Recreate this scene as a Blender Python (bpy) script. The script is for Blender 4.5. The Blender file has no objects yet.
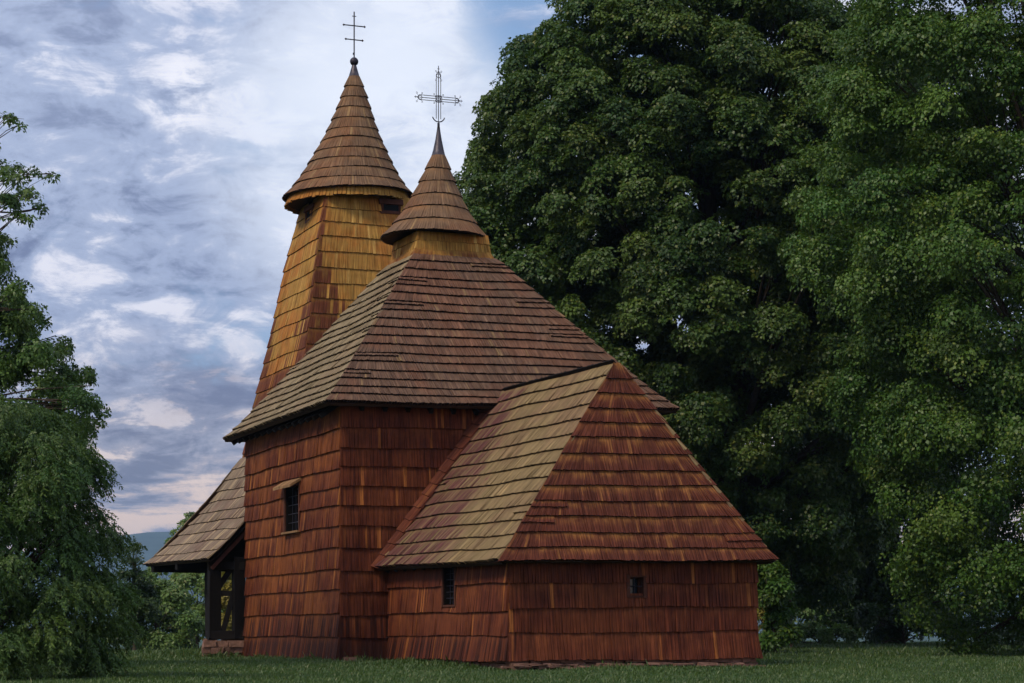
import bpy, math, random
import numpy as np
from mathutils import Vector, Matrix

# ------------------------------------------------------------------ camera, world, sun, exposure
sc = bpy.context.scene
COL = sc.collection
R = math.radians
cam_d = bpy.data.cameras.new('camera')
cam = bpy.data.objects.new('camera', cam_d); COL.objects.link(cam)
cam.location = (0, 0, .58); cam.rotation_euler = (R(90), 0, 0)
cam_d.sensor_width = 36; cam_d.lens = 2200 / 1024 * 36
cam_d.shift_y = (632 - 341.5) / 1024
cam_d.clip_start = .1; cam_d.clip_end = 20000
sc.camera = cam
sc.view_settings.view_transform = 'Standard'; sc.view_settings.look = 'None'
sc.view_settings.exposure = 0.0; sc.view_settings.gamma = 1

SUN_DIR = Vector((-.55, -.55, .80)).normalized()      # towards the sun
SUN_EL = math.asin(SUN_DIR.z); SUN_AZ = math.atan2(SUN_DIR.x, SUN_DIR.y)
sun_d = bpy.data.lights.new('sun', 'SUN'); sun_d.energy = 2.2; sun_d.angle = R(14); sun_d.color = (1, .87, .68)
sun = bpy.data.objects.new('sun', sun_d); COL.objects.link(sun)
sun.rotation_euler = SUN_DIR.to_track_quat('Z', 'Y').to_euler(); sun.location = (-20, -20, 40)

W = bpy.data.worlds.new('World'); sc.world = W; W.use_nodes = True

class NT:
    """tiny node helper"""
    def __init__(s, tree): s.t = tree; tree.nodes.clear()
    def n(s, kind, **kw):
        nd = s.t.nodes.new(kind)
        for k, v in kw.items():
            if hasattr(nd, k) and not k.startswith('i_'): setattr(nd, k, v)
        return nd
    def put(s, nd, key, v):
        if isinstance(v, bpy.types.NodeSocket): s.t.links.new(v, nd.inputs[key])
        else: nd.inputs[key].default_value = v
    def math(s, op, a, b=0.0, clamp=False):
        nd = s.n('ShaderNodeMath', operation=op, use_clamp=clamp); s.put(nd, 0, a); s.put(nd, 1, b); return nd.outputs[0]
    def vmath(s, op, a, b=(0, 0, 0)):
        nd = s.n('ShaderNodeVectorMath', operation=op); s.put(nd, 0, a); s.put(nd, 1, b)
        return nd.outputs['Value'] if op in ('DOT_PRODUCT', 'LENGTH') else nd.outputs[0]
    def scale(s, a, f):
        nd = s.n('ShaderNodeVectorMath', operation='SCALE'); s.put(nd, 0, a); s.put(nd, 'Scale', f); return nd.outputs[0]
    def mix(s, f, a, b, blend='MIX'):
        nd = s.n('ShaderNodeMix', data_type='RGBA', blend_type=blend)
        s.put(nd, 0, f); s.put(nd, 6, a); s.put(nd, 7, b); return nd.outputs[2]
    def noise(s, vec, scale, detail=4, rough=.55, dist=0.0):
        nd = s.n('ShaderNodeTexNoise'); s.put(nd, 'Vector', vec); s.put(nd, 'Scale', scale); s.put(nd, 'Detail', detail)
        s.put(nd, 'Roughness', rough); s.put(nd, 'Distortion', dist); return nd.outputs['Fac']
    def ramp(s, f, lo, hi, a=0.0, b=1.0, smooth=True):
        nd = s.n('ShaderNodeMapRange'); nd.interpolation_type = 'SMOOTHSTEP' if smooth else 'LINEAR'
        s.put(nd, 0, f); s.put(nd, 1, lo); s.put(nd, 2, hi); s.put(nd, 3, a); s.put(nd, 4, b); return nd.outputs[0]

def c4(c): return (c[0], c[1], c[2], 1)

def build_world():
    N = NT(W.node_tree)
    out = N.n('ShaderNodeOutputWorld'); bg = N.n('ShaderNodeBackground'); bg.inputs[1].default_value = .107
    N.t.links.new(bg.outputs[0], out.inputs[0])
    sky = N.n('ShaderNodeTexSky', sky_type='NISHITA', sun_disc=False)
    sky.sun_elevation = SUN_EL; sky.sun_rotation = SUN_AZ; sky.air_density = 1.2; sky.dust_density = .6
    tc = N.n('ShaderNodeTexCoord'); d = tc.outputs['Generated']
    sep = N.n('ShaderNodeSeparateXYZ'); N.put(sep, 0, d); z = sep.outputs[2]
    st = N.vmath('MULTIPLY', d, (1.0, 1.0, 2.1))
    st2 = N.vmath('MULTIPLY', d, (1.0, 1.0, 2.5))
    big = N.noise(N.vmath('ADD', st, (3.1, 7.2, 1.4)), 7.0, 4, .5, .3)
    mid = N.noise(N.vmath('ADD', st2, (1.3, 2.2, 5.1)), 15, 8, .60, .6)
    fine = N.noise(N.vmath('ADD', st, (9.3, .2, 4.1)), 34, 9, .66, .5)
    blue = N.mix(.6, sky.outputs[0], (2.6, 4.2, 7.4, 1))
    nd = N.vmath('NORMALIZE', d)
    def spot(p, q, c0, c1):
        v = Vector(((p - 512) / 2200, 1, (632 - q) / 2200)).normalized()
        return N.ramp(N.vmath('DOT_PRODUCT', nd, tuple(v)), c0, c1)
    midl = N.noise(N.vmath('MULTIPLY', d, (1, 1, 4.6)), 19, 8, .62, .5)
    shl = N.math('ADD', N.math('MULTIPLY', midl, .62), N.math('MULTIPLY', fine, .38))
    shade = N.math('ADD', N.math('MULTIPLY', mid, .60), N.math('MULTIPLY', fine, .40))
    cl = N.mix(N.ramp(shade, .38, .50), (1.8, 2.2, 3.7, 1), (4.0, 4.7, 6.6, 1))
    cl = N.mix(N.ramp(shade, .49, .59), cl, (8.6, 8.6, 9.6, 1))
    lowc = N.mix(N.ramp(shl, .38, .48), (1.9, 1.9, 2.6, 1), (3.6, 3.6, 4.4, 1))
    lowc = N.mix(N.ramp(shl, .48, .56), lowc, (9.4, 7.9, 7.2, 1))
    cl = N.mix(N.ramp(z, .06, .15, 1, 0), cl, lowc)
    hor = N.math('MULTIPLY', N.ramp(z, .040, .095, 1, 0), N.ramp(shl, .43, .54, .0, 1.0))
    cl = N.mix(hor, cl, (11.0, 8.0, 6.0, 1))
    cl = N.mix(N.math('MULTIPLY', N.ramp(z, .15, .24), .25), cl, (5.2, 6.1, 8.2, 1))
    gap = N.math('ADD', N.math('MULTIPLY', spot(530, 8, .9988, .9999), 2.2), N.math('ADD', spot(225, 330, .9990, .9999), spot(215, 240, .9993, .9999)))
    cv = N.math('SUBTRACT', N.math('ADD', big, N.math('MULTIPLY', fine, .35)), N.math('MULTIPLY', gap, .09))
    puff = N.math('MULTIPLY', spot(178, 94, .99978, .99997), N.ramp(N.math('ADD', N.math('MULTIPLY', fine, .6), N.math('MULTIPLY', mid, .4)), .44, .56))
    cover = N.math('MAXIMUM', N.ramp(cv, .46, .62), N.ramp(z, .05, .09, .9, 0))
    col = N.mix(cover, blue, cl)
    g = N.math('MULTIPLY', spot(400, 140, .9945, .9999), N.ramp(N.math('ADD', N.math('MULTIPLY', big, .6), N.math('MULTIPLY', fine, .4)), .35, .56, .5, .95))
    g = N.math('MULTIPLY', g, N.math('SUBTRACT', 1.0, spot(548, 5, .9990, .9999)))
    col = N.mix(g, col, (8.6, 9.2, 10.4, 1))
    col = N.mix(N.math('MULTIPLY', puff, .9), col, (9.6, 9.6, 10.4, 1))
    N.put(bg, 0, col)
build_world()

# ------------------------------------------------------------------ helpers
def mesh_np(name, V, F4, mat=None, parent=None, attr=None, smooth=False):
    """fast mesh of quads from numpy arrays"""
    me = bpy.data.meshes.new(name)
    nv, nf = len(V), len(F4); k = F4.shape[1]
    me.vertices.add(nv); me.vertices.foreach_set('co', np.ascontiguousarray(V, dtype=np.float32).ravel())
    me.loops.add(nf * k); me.loops.foreach_set('vertex_index', np.ascontiguousarray(F4, dtype=np.int32).ravel())
    me.polygons.add(nf); me.polygons.foreach_set('loop_start', np.arange(0, nf * k, k, dtype=np.int32))
    if smooth: me.polygons.foreach_set('use_smooth', np.ones(nf, dtype=bool))
    me.update(calc_edges=True)
    if attr is not None:
        a = me.attributes.new('tone', 'FLOAT_COLOR', 'POINT'); a.data.foreach_set('color', np.ascontiguousarray(attr, dtype=np.float32).ravel())
    if mat: me.materials.append(mat)
    o = bpy.data.objects.new(name, me); COL.objects.link(o)
    if parent: o.parent = parent
    return o

class MB:
    """collects pieces that become ONE mesh object"""
    def __init__(s): s.v = []; s.f = []; s.m = []; s.tone = []; s.uv = []
    def add(s, vs, fs, mi=0, tone=(.5, 0, .5, 1), uvs=None):
        b = len(s.v)
        for i, p in enumerate(vs):
            s.v.append(tuple(p)); s.tone.append(tone[i] if isinstance(tone, list) else tone)
            s.uv.append(uvs[i] if uvs else (p[0] + p[1], p[2]))
        for k, f in enumerate(fs):
            s.f.append([b + i for i in f]); s.m.append(mi[k] if isinstance(mi, (list, tuple)) else mi)
    def box(s, c, size, rot=None, mi=0, jit=0, rng=random, tone=None):
        vs = []
        for x in (-1, 1):
            for y in (-1, 1):
                for z in (-1, 1):
                    p = Vector((x * size[0] / 2, y * size[1] / 2, z * size[2] / 2))
                    if jit: p += Vector((rng.uniform(-jit, jit), rng.uniform(-jit, jit), rng.uniform(-jit, jit)))
                    if rot: p = rot @ p
                    vs.append(p + Vector(c))
        fs = [(0, 1, 3, 2), (4, 6, 7, 5), (0, 4, 5, 1), (2, 3, 7, 6), (0, 2, 6, 4), (1, 5, 7, 3)]
        s.add(vs, fs, mi, tone or (rng.random(), 0, .5, 1))
    def bar(s, a, b, w, h, mi=0, up=Vector((0, 0, 1)), jit=0, tone=None):
        a = Vector(a); b = Vector(b); d = b - a; L = d.length; d = d.normalized()
        sx = d.cross(up)
        if sx.length < .01: sx = Vector((1, 0, 0))
        sx.normalize(); sy = sx.cross(d).normalized()
        m = Matrix((sx, d, sy)).transposed()
        s.box((a + b) / 2, (w, L, h), m, mi, jit, tone=tone)
    def tube(s, pts, rad, n=8, mi=0, cap=True, tone=(.5, 0, .5, 1)):
        pts = [Vector(p) for p in pts]; rings = []
        if not isinstance(rad, (list, tuple)): rad = [rad] * len(pts)
        vs = []; fs = []
        ref = Vector((0, 0, 1)) if abs((pts[-1] - pts[0]).normalized().z) < .9 else Vector((1, 0, 0))
        for i, p in enumerate(pts):
            t = (pts[min(i + 1, len(pts) - 1)] - pts[max(i - 1, 0)]).normalized()
            sx = t.cross(ref).normalized(); sy = sx.cross(t)
            for k in range(n):
                an = 2 * math.pi * k / n
                vs.append(p + (sx * math.cos(an) + sy * math.sin(an)) * rad[i])
        for i in range(len(pts) - 1):
            for k in range(n):
                fs.append((i * n + k, i * n + (k + 1) % n, (i + 1) * n + (k + 1) % n, (i + 1) * n + k))
        if cap: fs.append(tuple(range(n))); fs.append(tuple((len(pts) - 1) * n + k for k in reversed(range(n))))
        s.add(vs, fs, mi, tone)
    def build(s, name, mats, parent=None, smooth=False):
        me = bpy.data.meshes.new(name); me.from_pydata(s.v, [], s.f)
        for m in (mats if isinstance(mats, (list, tuple)) else [mats]): me.materials.append(m)
        me.polygons.foreach_set('material_index', s.m)
        if smooth: me.polygons.foreach_set('use_smooth', [True] * len(s.f))
        a = me.attributes.new('tone', 'FLOAT_COLOR', 'POINT'); a.data.foreach_set('color', np.array(s.tone, dtype=np.float32).ravel())
        uv = me.uv_layers.new(name='UVMap'); vi = np.empty(len(me.loops), dtype=np.int32); me.loops.foreach_get('vertex_index', vi)
        uv.data.foreach_set('uv', np.array(s.uv, dtype=np.float32)[vi].ravel())
        me.update()
        o = bpy.data.objects.new(name, me); COL.objects.link(o)
        if parent: o.parent = parent
        return o

def thing(name, label, cat, loc=(0, 0, 0), rz=0, group=None):
    o = bpy.data.objects.new(name, None); COL.objects.link(o); o.empty_display_size = .3
    o.location = loc; o.rotation_euler = (0, 0, rz); o['label'] = label; o['category'] = cat
    if group: o['group'] = group
    return o

# ------------------------------------------------------------------ materials
def new_mat(name):
    m = bpy.data.materials.new(name); m.use_nodes = True; return m, NT(m.node_tree)

def shingle_mat(name, dark, light, accent, acc_amt=.08, stain=(.07, .02, .015), fresh=None, fresh_amt=0.0, patch=None, patch_amt=.4, rough=.75):
    m, N = new_mat(name)
    out = N.n('ShaderNodeOutputMaterial'); b = N.n('ShaderNodeBsdfPrincipled'); N.t.links.new(b.outputs[0], out.inputs[0])
    at = N.n('ShaderNodeAttribute', attribute_name='tone'); sep = N.n('ShaderNodeSeparateColor'); N.put(sep, 0, at.outputs['Color'])
    r, g, bb = sep.outputs[0], sep.outputs[1], sep.outputs[2]
    uv = N.n('ShaderNodeUVMap', uv_map='UVMap').outputs[0]
    tc = N.n('ShaderNodeTexCoord').outputs['Object']
    grain = N.noise(N.vmath('MULTIPLY', uv, (38, 1.3, 1)), 1.0, 6, .68, .15)
    streak = N.noise(N.vmath('MULTIPLY', uv, (24, .6, 1)), 1.0, 5, .65, .2)
    big = N.noise(tc, .75, 4, .6, .3)
    mid = N.noise(tc, 3.2, 4, .6)
    tone = N.math('ADD', N.math('MULTIPLY', r, .34), N.math('MULTIPLY', N.ramp(streak, .3, .7), .66))
    col = N.mix(tone, c4(dark), c4(light))
    if patch:
        col = N.mix(N.math('MULTIPLY', N.ramp(big, .44, .62), patch_amt), col, c4(patch))
    if fresh:
        f = N.math('ADD', bb, N.math('MULTIPLY', N.math('SUBTRACT', grain, .5), 1.6))
        f = N.math('MULTIPLY', N.ramp(f, .25, .95), N.math('MULTIPLY', N.ramp(mid, .38, .62, .2, 1), fresh_amt))
        col = N.mix(f, col, c4(fresh))
    acc = N.math('MULTIPLY', N.ramp(r, 1 - acc_amt - .03, 1 - acc_amt + .03), N.ramp(grain, .3, .55))
    col = N.mix(acc, col, c4(accent))
    sm = N.math('ADD', g, N.math('MULTIPLY', N.math('SUBTRACT', N.math('ADD', N.math('MULTIPLY', grain, .6), N.math('MULTIPLY', mid, .4)), .5), 1.5))
    sm = N.ramp(sm, .45, .75)
    sm = N.math('MULTIPLY', N.math('MULTIPLY', sm, N.ramp(g, .01, .12)), N.ramp(bb, .55, 1.0, 1, .45))
    col = N.mix(sm, col, c4(stain))
    k = N.ramp(grain, .28, .68, .40, 1.36, False)
    col = N.mix(1.0, col, N.n('ShaderNodeCombineColor').outputs[0], 'MIX') if False else N.scale(col, k)
    k2 = N.ramp(mid, .3, .7, .78, 1.15, False)
    col = N.scale(col, k2)
    N.put(b, 'Base Color', col); b.inputs['Roughness'].default_value = rough
    b.inputs['Specular IOR Level'].default_value = .1
    bump = N.n('ShaderNodeBump'); bump.inputs['Strength'].default_value = .55; bump.inputs['Distance'].default_value = .012
    N.put(bump, 'Height', grain); N.t.links.new(bump.outputs[0], b.inputs['Normal'])
    return m

def plain_mat(name, col, rough=.8, metal=0, var=.35, scale=8, stretch=(1, 1, 1), bump=.3):
    m, N = new_mat(name)
    out = N.n('ShaderNodeOutputMaterial'); b = N.n('ShaderNodeBsdfPrincipled'); N.t.links.new(b.outputs[0], out.inputs[0])
    tc = N.n('ShaderNodeTexCoord').outputs['Object']
    n = N.noise(N.vmath('MULTIPLY', tc, stretch), scale, 6, .65)
    at = N.n('ShaderNodeAttribute', attribute_name='tone'); sep = N.n('ShaderNodeSeparateColor'); N.put(sep, 0, at.outputs['Color'])
    k = N.math('MULTIPLY', N.ramp(n, .25, .75, 1 - var, 1 + var, False), N.ramp(sep.outputs[0], 0, 1, .8, 1.2, False))
    colr = N.n('ShaderNodeRGB'); colr.outputs[0].default_value = c4(col)
    N.put(b, 'Base Color', N.scale(colr.outputs[0], k))
    b.inputs['Roughness'].default_value = rough; b.inputs['Metallic'].default_value = metal; b.inputs['Specular IOR Level'].default_value = .15 if rough > .6 else .5
    bp = N.n('ShaderNodeBump'); bp.inputs['Strength'].default_value = bump; bp.inputs['Distance'].default_value = .02
    N.put(bp, 'Height', n); N.t.links.new(bp.outputs[0], b.inputs['Normal'])
    return m

OCH = (.42, .20, .045)
M = {}
M['wall'] = shingle_mat('red brown wall shingles', (.056, .016, .011), (.205, .052, .022), (.38, .14, .035), .03, patch=(.29, .092, .025), patch_amt=.55, fresh=(.38, .145, .038), fresh_amt=.28, stain=(.045, .016, .012))
M['wall_e'] = shingle_mat('dark red wall shingles', (.046, .013, .010), (.185, .046, .022), (.38, .13, .035), .04, patch=(.20, .06, .022), patch_amt=.4, fresh=(.34, .12, .035), fresh_amt=.2, stain=(.040, .014, .011))
M['chan_s'] = shingle_mat('tan to plum chancel shingles', (.16, .105, .050), (.35, .25, .120), (.40, .27, .12), .04, stain=(.13, .050, .045), patch=(.22, .13, .075), patch_amt=.6)
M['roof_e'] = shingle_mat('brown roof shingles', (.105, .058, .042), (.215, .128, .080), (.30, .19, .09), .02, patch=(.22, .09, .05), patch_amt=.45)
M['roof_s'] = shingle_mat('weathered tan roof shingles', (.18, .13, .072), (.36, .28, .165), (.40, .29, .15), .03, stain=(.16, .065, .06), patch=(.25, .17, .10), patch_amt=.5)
M['hip'] = shingle_mat('red roof shingles', (.068, .020, .014), (.165, .048, .028), (.30, .12, .04), .03, patch=(.20, .055, .03), patch_amt=.3, fresh=(.40, .18, .045), fresh_amt=.6)
M['tower'] = shingle_mat('ochre tower shingles', (.32, .150, .035), (.52, .30, .075), (.64, .38, .11), .03, stain=(.15, .048, .024), patch=(.42, .15, .032), patch_amt=.75)
M['cone'] = shingle_mat('brown spire shingles', (.13, .070, .042), (.27, .17, .10), (.34, .21, .10), .05, patch=(.24, .10, .045), patch_amt=.5, fresh=(.34,.17,.06), fresh_amt=.3)
M['skirt'] = shingle_mat('greyed porch shingles', (.14, .095, .065), (.36, .27, .18), (.40, .29, .17), .12, patch=(.18, .10, .075), patch_amt=.5)
M['butt'] = plain_mat('weathered shingle ends with painted course shadow', (.012, .007, .006), .95, var=.5, scale=20)  # near-black ends and backing carry the course shadow lines in their colour
M['under'] = plain_mat('dark roof boards', (.05, .028, .018), .9, var=.4, scale=6)
M['timber'] = plain_mat('dark old timber', (.009, .007, .006), .85, var=.45, scale=5, stretch=(6, 6, 1))
M['red_board'] = plain_mat('red brown board', (.085, .032, .02), .8, var=.4, scale=6)
M['tan_board'] = plain_mat('tan weathered board', (.30, .17, .08), .8, var=.4, scale=8)
M['hole'] = plain_mat('dark interior', (.01, .012, .014), .9, var=.2)
M['glass'] = plain_mat('dark window pane', (.012, .022, .028), .12, var=.2, bump=0)
M['iron'] = plain_mat('dark wrought iron', (.04, .035, .05), .5, .6, var=.3, scale=30)
M['lead'] = plain_mat('dark sheet metal', (.075, .065, .075), .45, .7, var=.4, scale=14)
M['stone'] = plain_mat('rough field stone', (.20, .11, .08), .95, var=.5, scale=9, bump=.8)

# ------------------------------------------------------------------ shingle laying
def lerp_rows(rows, t):
    n = len(rows) - 1
    if t <= rows[0][0]:
        i = 0
    elif t >= rows[-1][0]:
        i = n - 1
    else:
        i = max(k for k in range(n) if rows[k][0] <= t)
    t0, p0 = rows[i]; t1, p1 = rows[i + 1]
    return p0.lerp(p1, (t - t0) / (t1 - t0))

def straight(a, b, sag=0.0, n=6, nrm=Vector((0, 0, 0))):
    a = Vector(a); b = Vector(b)
    return [(i / n, a.lerp(b, i / n) - nrm * sag * math.sin(math.pi * i / n)) for i in range(n + 1)]

def shingles(mb, Lr, Rr, n, wm=.06, butt=.045, seed=0, opens=(), stainf=None, wav=.012, lean=.9, ext=.02, extras=0, over=.22, mi=0, mib=1, lifts=.006, t_end=1.0, wts=None):
    rng = random.Random(seed)
    L0, R0 = lerp_rows(Lr, 0), lerp_rows(Rr, 0)
    w = (R0 - L0).normalized()
    def fr(t):
        l, r = lerp_rows(Lr, t), lerp_rows(Rr, t)
        return l, r, (l - L0).dot(w), (r - L0).dot(w)
    def pt(x, t):
        l, r, xl, xr = fr(t)
        if xr - xl < 1e-4: return l.copy()
        return l + (r - l) * ((x - xl) / (xr - xl)) + nr * (.014 * (1 + math.sin(x * 1.9 + ph[0] + t * 4) * math.cos(t * 7 + ph[1])))
    mt = .5; up = ((lerp_rows(Lr, .6) + lerp_rows(Rr, .6)) - (lerp_rows(Lr, .4) + lerp_rows(Rr, .4))).normalized()
    S = ((lerp_rows(Lr, 1) + lerp_rows(Rr, 1)) / 2 - (L0 + R0) / 2).length
    nr = w.cross(up).normalized(); ph = [rng.uniform(0, 6.28) for _ in range(3)]
    edges = [0]
    tot = []
    for i in range(n): tot.append(rng.uniform(.92, 1.08) * (wts[i] if wts else 1))
    s = sum(tot)
    for q in tot: edges.append(edges[-1] + q / s * t_end)
    def course(t0, t1, x_lo, x_hi, buttk=1.0):
        ct = rng.random(); ph1 = rng.uniform(0, 6.28)
        l, r, xl, xr = fr(t0); xlt, xrt = fr(min(t1, 1))[2:]
        x = max(xl - ext, x_lo)
        if x <= xl: x = xl - ext
        hi = min(xr + ext, x_hi)
        run_l = (xlt - xl); run_r = (xrt - xr)
        while x < hi - .012:
            ww = wm * rng.uniform(.7, 1.3); x1 = min(x + ww, hi)
            if hi - x1 < .03: x1 = hi
            xc = (x + x1) / 2
            wv = wav * math.sin(xc * 1.1 + ph[0] + t0 * 9) + wav * .6 * math.sin(xc * 2.7 + ph1)
            tb = t0 + (wv + rng.uniform(-.006, .005)) / S
            if t0 == 0: tb = (rng.uniform(-.014, .008) + .016 * math.sin(xc * 1.3 + ph[2])) / S
            tt = t1 + rng.uniform(0, .01)
            tt = min(tt, 1.0 if t1 >= 1 else tt)
            skip = False
            for (ox0, ox1, ot0, ot1) in opens:
                if x1 > ox0 + .01 and x < ox1 - .01:
                    if tb < ot0 < tt: tt = ot0
                    elif ot0 <= tb < ot1:
                        if tt > ot1 + .02 and tt - (t1 - t0) * over < 2: tb = ot1
                        else: skip = True
                    if tb < ot0 and tt > ot1: pass
            if not skip and tt > tb + .01 / S:
                lk = max(0, 1 - (x - xl) / lean) if run_l > .01 else 0
                rk = max(0, 1 - (xr - x1) / lean) if run_r < -.01 else 0
                xt0 = x + run_l * lk + run_r * rk; xt1 = x1 + run_l * lk + run_r * rk
                xa, xb = fr(tt)[2:]
                e2 = ext + rng.uniform(-.012, .012); xt0 = min(max(xt0, xa - e2), xb + e2); xt1 = min(max(xt1, xa - e2), xb + e2)
                gap = .0045
                th = (butt * rng.uniform(.90, 1.08) + rng.uniform(0, lifts)) * buttk
                bl, br = pt(x + gap, tb), pt(x1 - gap, tb + rng.uniform(-.004, .004) / S)
                tl, tr = pt(xt0, tt), pt(max(xt1, xt0 + .001), tt)
                sk = rng.choice((-1, 1, 1)) * rng.uniform(.002, .007)
                vs = [bl + nr * (th + sk), br + nr * (th - sk), tr + nr * .004, tl + nr * (.004 + max(0, sk)), bl - nr * .01, br - nr * .01]
                tone = rng.random()
                st = stainf((x + x1) / 2, (tb + tt) / 2, rng) if stainf else 0
                t_lo = (tone, st, 0, 1); t_hi = (tone, st, 1.15, 1)
                uo = rng.uniform(0, 40); 
                uvs = [(uo, tb * S), (uo + x1 - x, tb * S), (uo + x1 - x, tt * S), (uo, tt * S), (uo, 0), (uo + .1, 0)]
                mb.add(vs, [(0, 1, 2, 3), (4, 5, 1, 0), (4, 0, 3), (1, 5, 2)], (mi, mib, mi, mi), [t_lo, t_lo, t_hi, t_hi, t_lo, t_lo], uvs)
            x = x1
    for i in range(n):
        course(edges[i], min(edges[i + 1] + over / n, 1.0), -1e9, 1e9)
    for k in range(extras):
        i = rng.randrange(1, n - 1); t0 = edges[i] + (edges[i + 1] - edges[i]) * rng.uniform(.4, .6)
        l, r, xl, xr = fr(t0)
        if xr - xl < 2: continue
        if rng.random() < .6: course(t0, edges[i + 1] + .1 / n, -1e9, xl + rng.uniform(.5, 1.0), 1.25)
        else: course(t0, edges[i + 1] + .1 / n, xr - rng.uniform(.5, 1.0), 1e9, 1.25)
    return nr

def sheet(mb, pts, off=Vector((0, 0, 0)), mi=2):
    mb.add([Vector(p) + off for p in pts], [tuple(range(len(pts)))], mi)

def cone_shingles(mb, cfun, rfun, z0, z1, n, wm=.1, butt=.035, seed=0, mi=0, mib=1, tilt=0.0, ragged=1.0, gapw=.004):
    rng = random.Random(seed); e = [z0 + (z1 - z0) * i / n + (rng.uniform(-.01, .01) if 0 < i < n else 0) for i in range(n + 1)]
    for i in range(n):
        za = e[i]; zb = min(e[i + 1] + .05, z1)
        ra, rb = rfun(za), rfun(zb)
        cnt = max(10, int(2 * math.pi * ra / wm)); off = rng.random(); ws = [rng.uniform(.75, 1.25) for _ in range(cnt)]; s = sum(ws); acc = 0
        slope = math.atan2(ra - rb, zb - za); p1 = rng.uniform(0, 6)
        for k in range(cnt):
            a0 = off + acc / s * 2 * math.pi; acc += ws[k]; a1 = off + acc / s * 2 * math.pi
            th = butt * rng.uniform(.8, 1.2); dz = ragged * rng.uniform(-.006, .004) + .012 * math.sin(2 * a0 + p1)
            def P(a, z, r, t, dd=0):
                c = cfun(z)
                q = Vector((c[0] + (r + t * math.cos(slope)) * math.cos(a), c[1] + (r + t * math.cos(slope)) * math.sin(a), z + dd + t * math.sin(slope)))
                q.z += tilt * (math.cos(a + R(22)) * r)
                return q
            g = gapw / max(ra, .1)
            vs = [P(a0 + g, za, ra, th, dz), P(a1 - g, za, ra, th, dz), P(a1, zb, rb, .003), P(a0, zb, rb, .003), P(a0, za, ra, -.012, dz), P(a1, za, ra, -.012, dz)]
            tone = rng.random(); uo = rng.uniform(0, 40)
            mb.add(vs, [(0, 1, 2, 3), (4, 5, 1, 0), (4, 0, 3), (1, 5, 2)], (mi, mib, mi, mi),
                   [(tone, 0, 0, 1)] * 2 + [(tone, 0, 1.1, 1)] * 2 + [(tone, 0, 0, 1)] * 2,
                   [(uo, za), (uo + .1, za), (uo + .1, zb), (uo, zb), (uo, 0), (uo + .1, 0)])

# ------------------------------------------------------------------ ground, hills
def gh(x, y):
    z = -.05
    z += -1.1 * (1 - sstep(12, 23, y)) - .09 * (1 - sstep(38.5, 43, y))
    z += (.20 * sstep(3, 10, x) - .06 * (1 - sstep(-8, 0, x))) * sstep(52, 72, y)
    z += .02 * math.sin(x * .9 + y * .3) * math.sin(y * .5) * sstep(20, 30, y)
    z -= 9.0 * sstep(80, 420, y)
    return z
def sstep(a, b, x):
    t = min(1, max(0, (x - a) / (b - a))); return t * t * (3 - 2 * t)

def build_ground():
    m, N = new_mat('lawn soil and grass')
    out = N.n('ShaderNodeOutputMaterial'); b = N.n('ShaderNodeBsdfPrincipled'); N.t.links.new(b.outputs[0], out.inputs[0])
    tc = N.n('ShaderNodeTexCoord').outputs['Object']
    n1 = N.noise(tc, .35, 4); n2 = N.noise(tc, 14, 5, .7)
    col = N.mix(N.ramp(n1, .35, .65), (.030, .055, .015, 1), (.052, .080, .022, 1))
    col = N.scale(col, N.ramp(n2, .3, .7, .6, 1.4, False))
    N.put(b, 'Base Color', col); b.inputs['Roughness'].default_value = .95; b.inputs['Specular IOR Level'].default_value = .1
    ys = sorted(set([-300, -100, -40, -10, 0, 6] + [10 + i * 1.0 for i in range(90)] + [100 + i * 12 for i in range(30)] + [500, 700, 1000, 1600, 2600, 4000, 7000, 12000]))
    xs = sorted(set([-9000, -4000, -1500, -600, -300, -150, -80, -50] + [-36 + i * 1.5 for i in range(49)] + [50, 80, 150, 300, 600, 1500, 4000, 9000]))
    V = np.array([(x, y, gh(x, y)) for y in ys for x in xs]); nx = len(xs)
    F = np.array([(j * nx + i, j * nx + i + 1, (j + 1) * nx + i + 1, (j + 1) * nx + i) for j in range(len(ys) - 1) for i in range(nx - 1)])
    g = mesh_np('ground', V, F, m, smooth=True); g['kind'] = 'structure'
    # far wooded mountains
    m2 = plain_mat('wooded mountain', (.05, .075, .05), .95, var=.4, scale=.02, bump=0)
    rows = 14; cols = 160; V = []
    rng = random.Random(4)
    ph = [(rng.uniform(0, 6), rng.uniform(.4, 1)) for _ in range(12)]
    for j in range(rows):
        for i in range(cols):
            x = -4500 + 9000 * i / (cols - 1); y = 4300 + 2600 * j / (rows - 1)
            k = math.sin(math.pi * min(1, j / (rows - 1) * 1.0))
            h = 150 + sum(34 / (q * .5 + 1) * math.sin(x * .0011 * (q + 1) + ph[q][0]) for q in range(10))
            h += 45 * math.exp(-((x + 1000) / 500) ** 2)
            V.append((x, y, -12 + (h + 25 * math.sin(x * .004 + j)) * k * 1.08))
    F = np.array([(j * cols + i, j * cols + i + 1, (j + 1) * cols + i + 1, (j + 1) * cols + i) for j in range(rows - 1) for i in range(cols - 1)])
    h = mesh_np('hills', np.array(V), F, m2, smooth=True, attr=np.tile([.5, 0, .5, 1], (len(V), 1))); h['kind'] = 'structure'
build_ground()

# ------------------------------------------------------------------ the church (local axes: a = along its east front, b = towards the west)
ROT = R(22); Y0 = 46.0; X0 = (341 - 512) / 2200 * Y0
church = thing('wooden_church', 'old wooden shingled church with tower, small cupola spire and low chancel on the lawn', 'church', (X0, Y0, 0), ROT)
V3 = Vector

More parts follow.
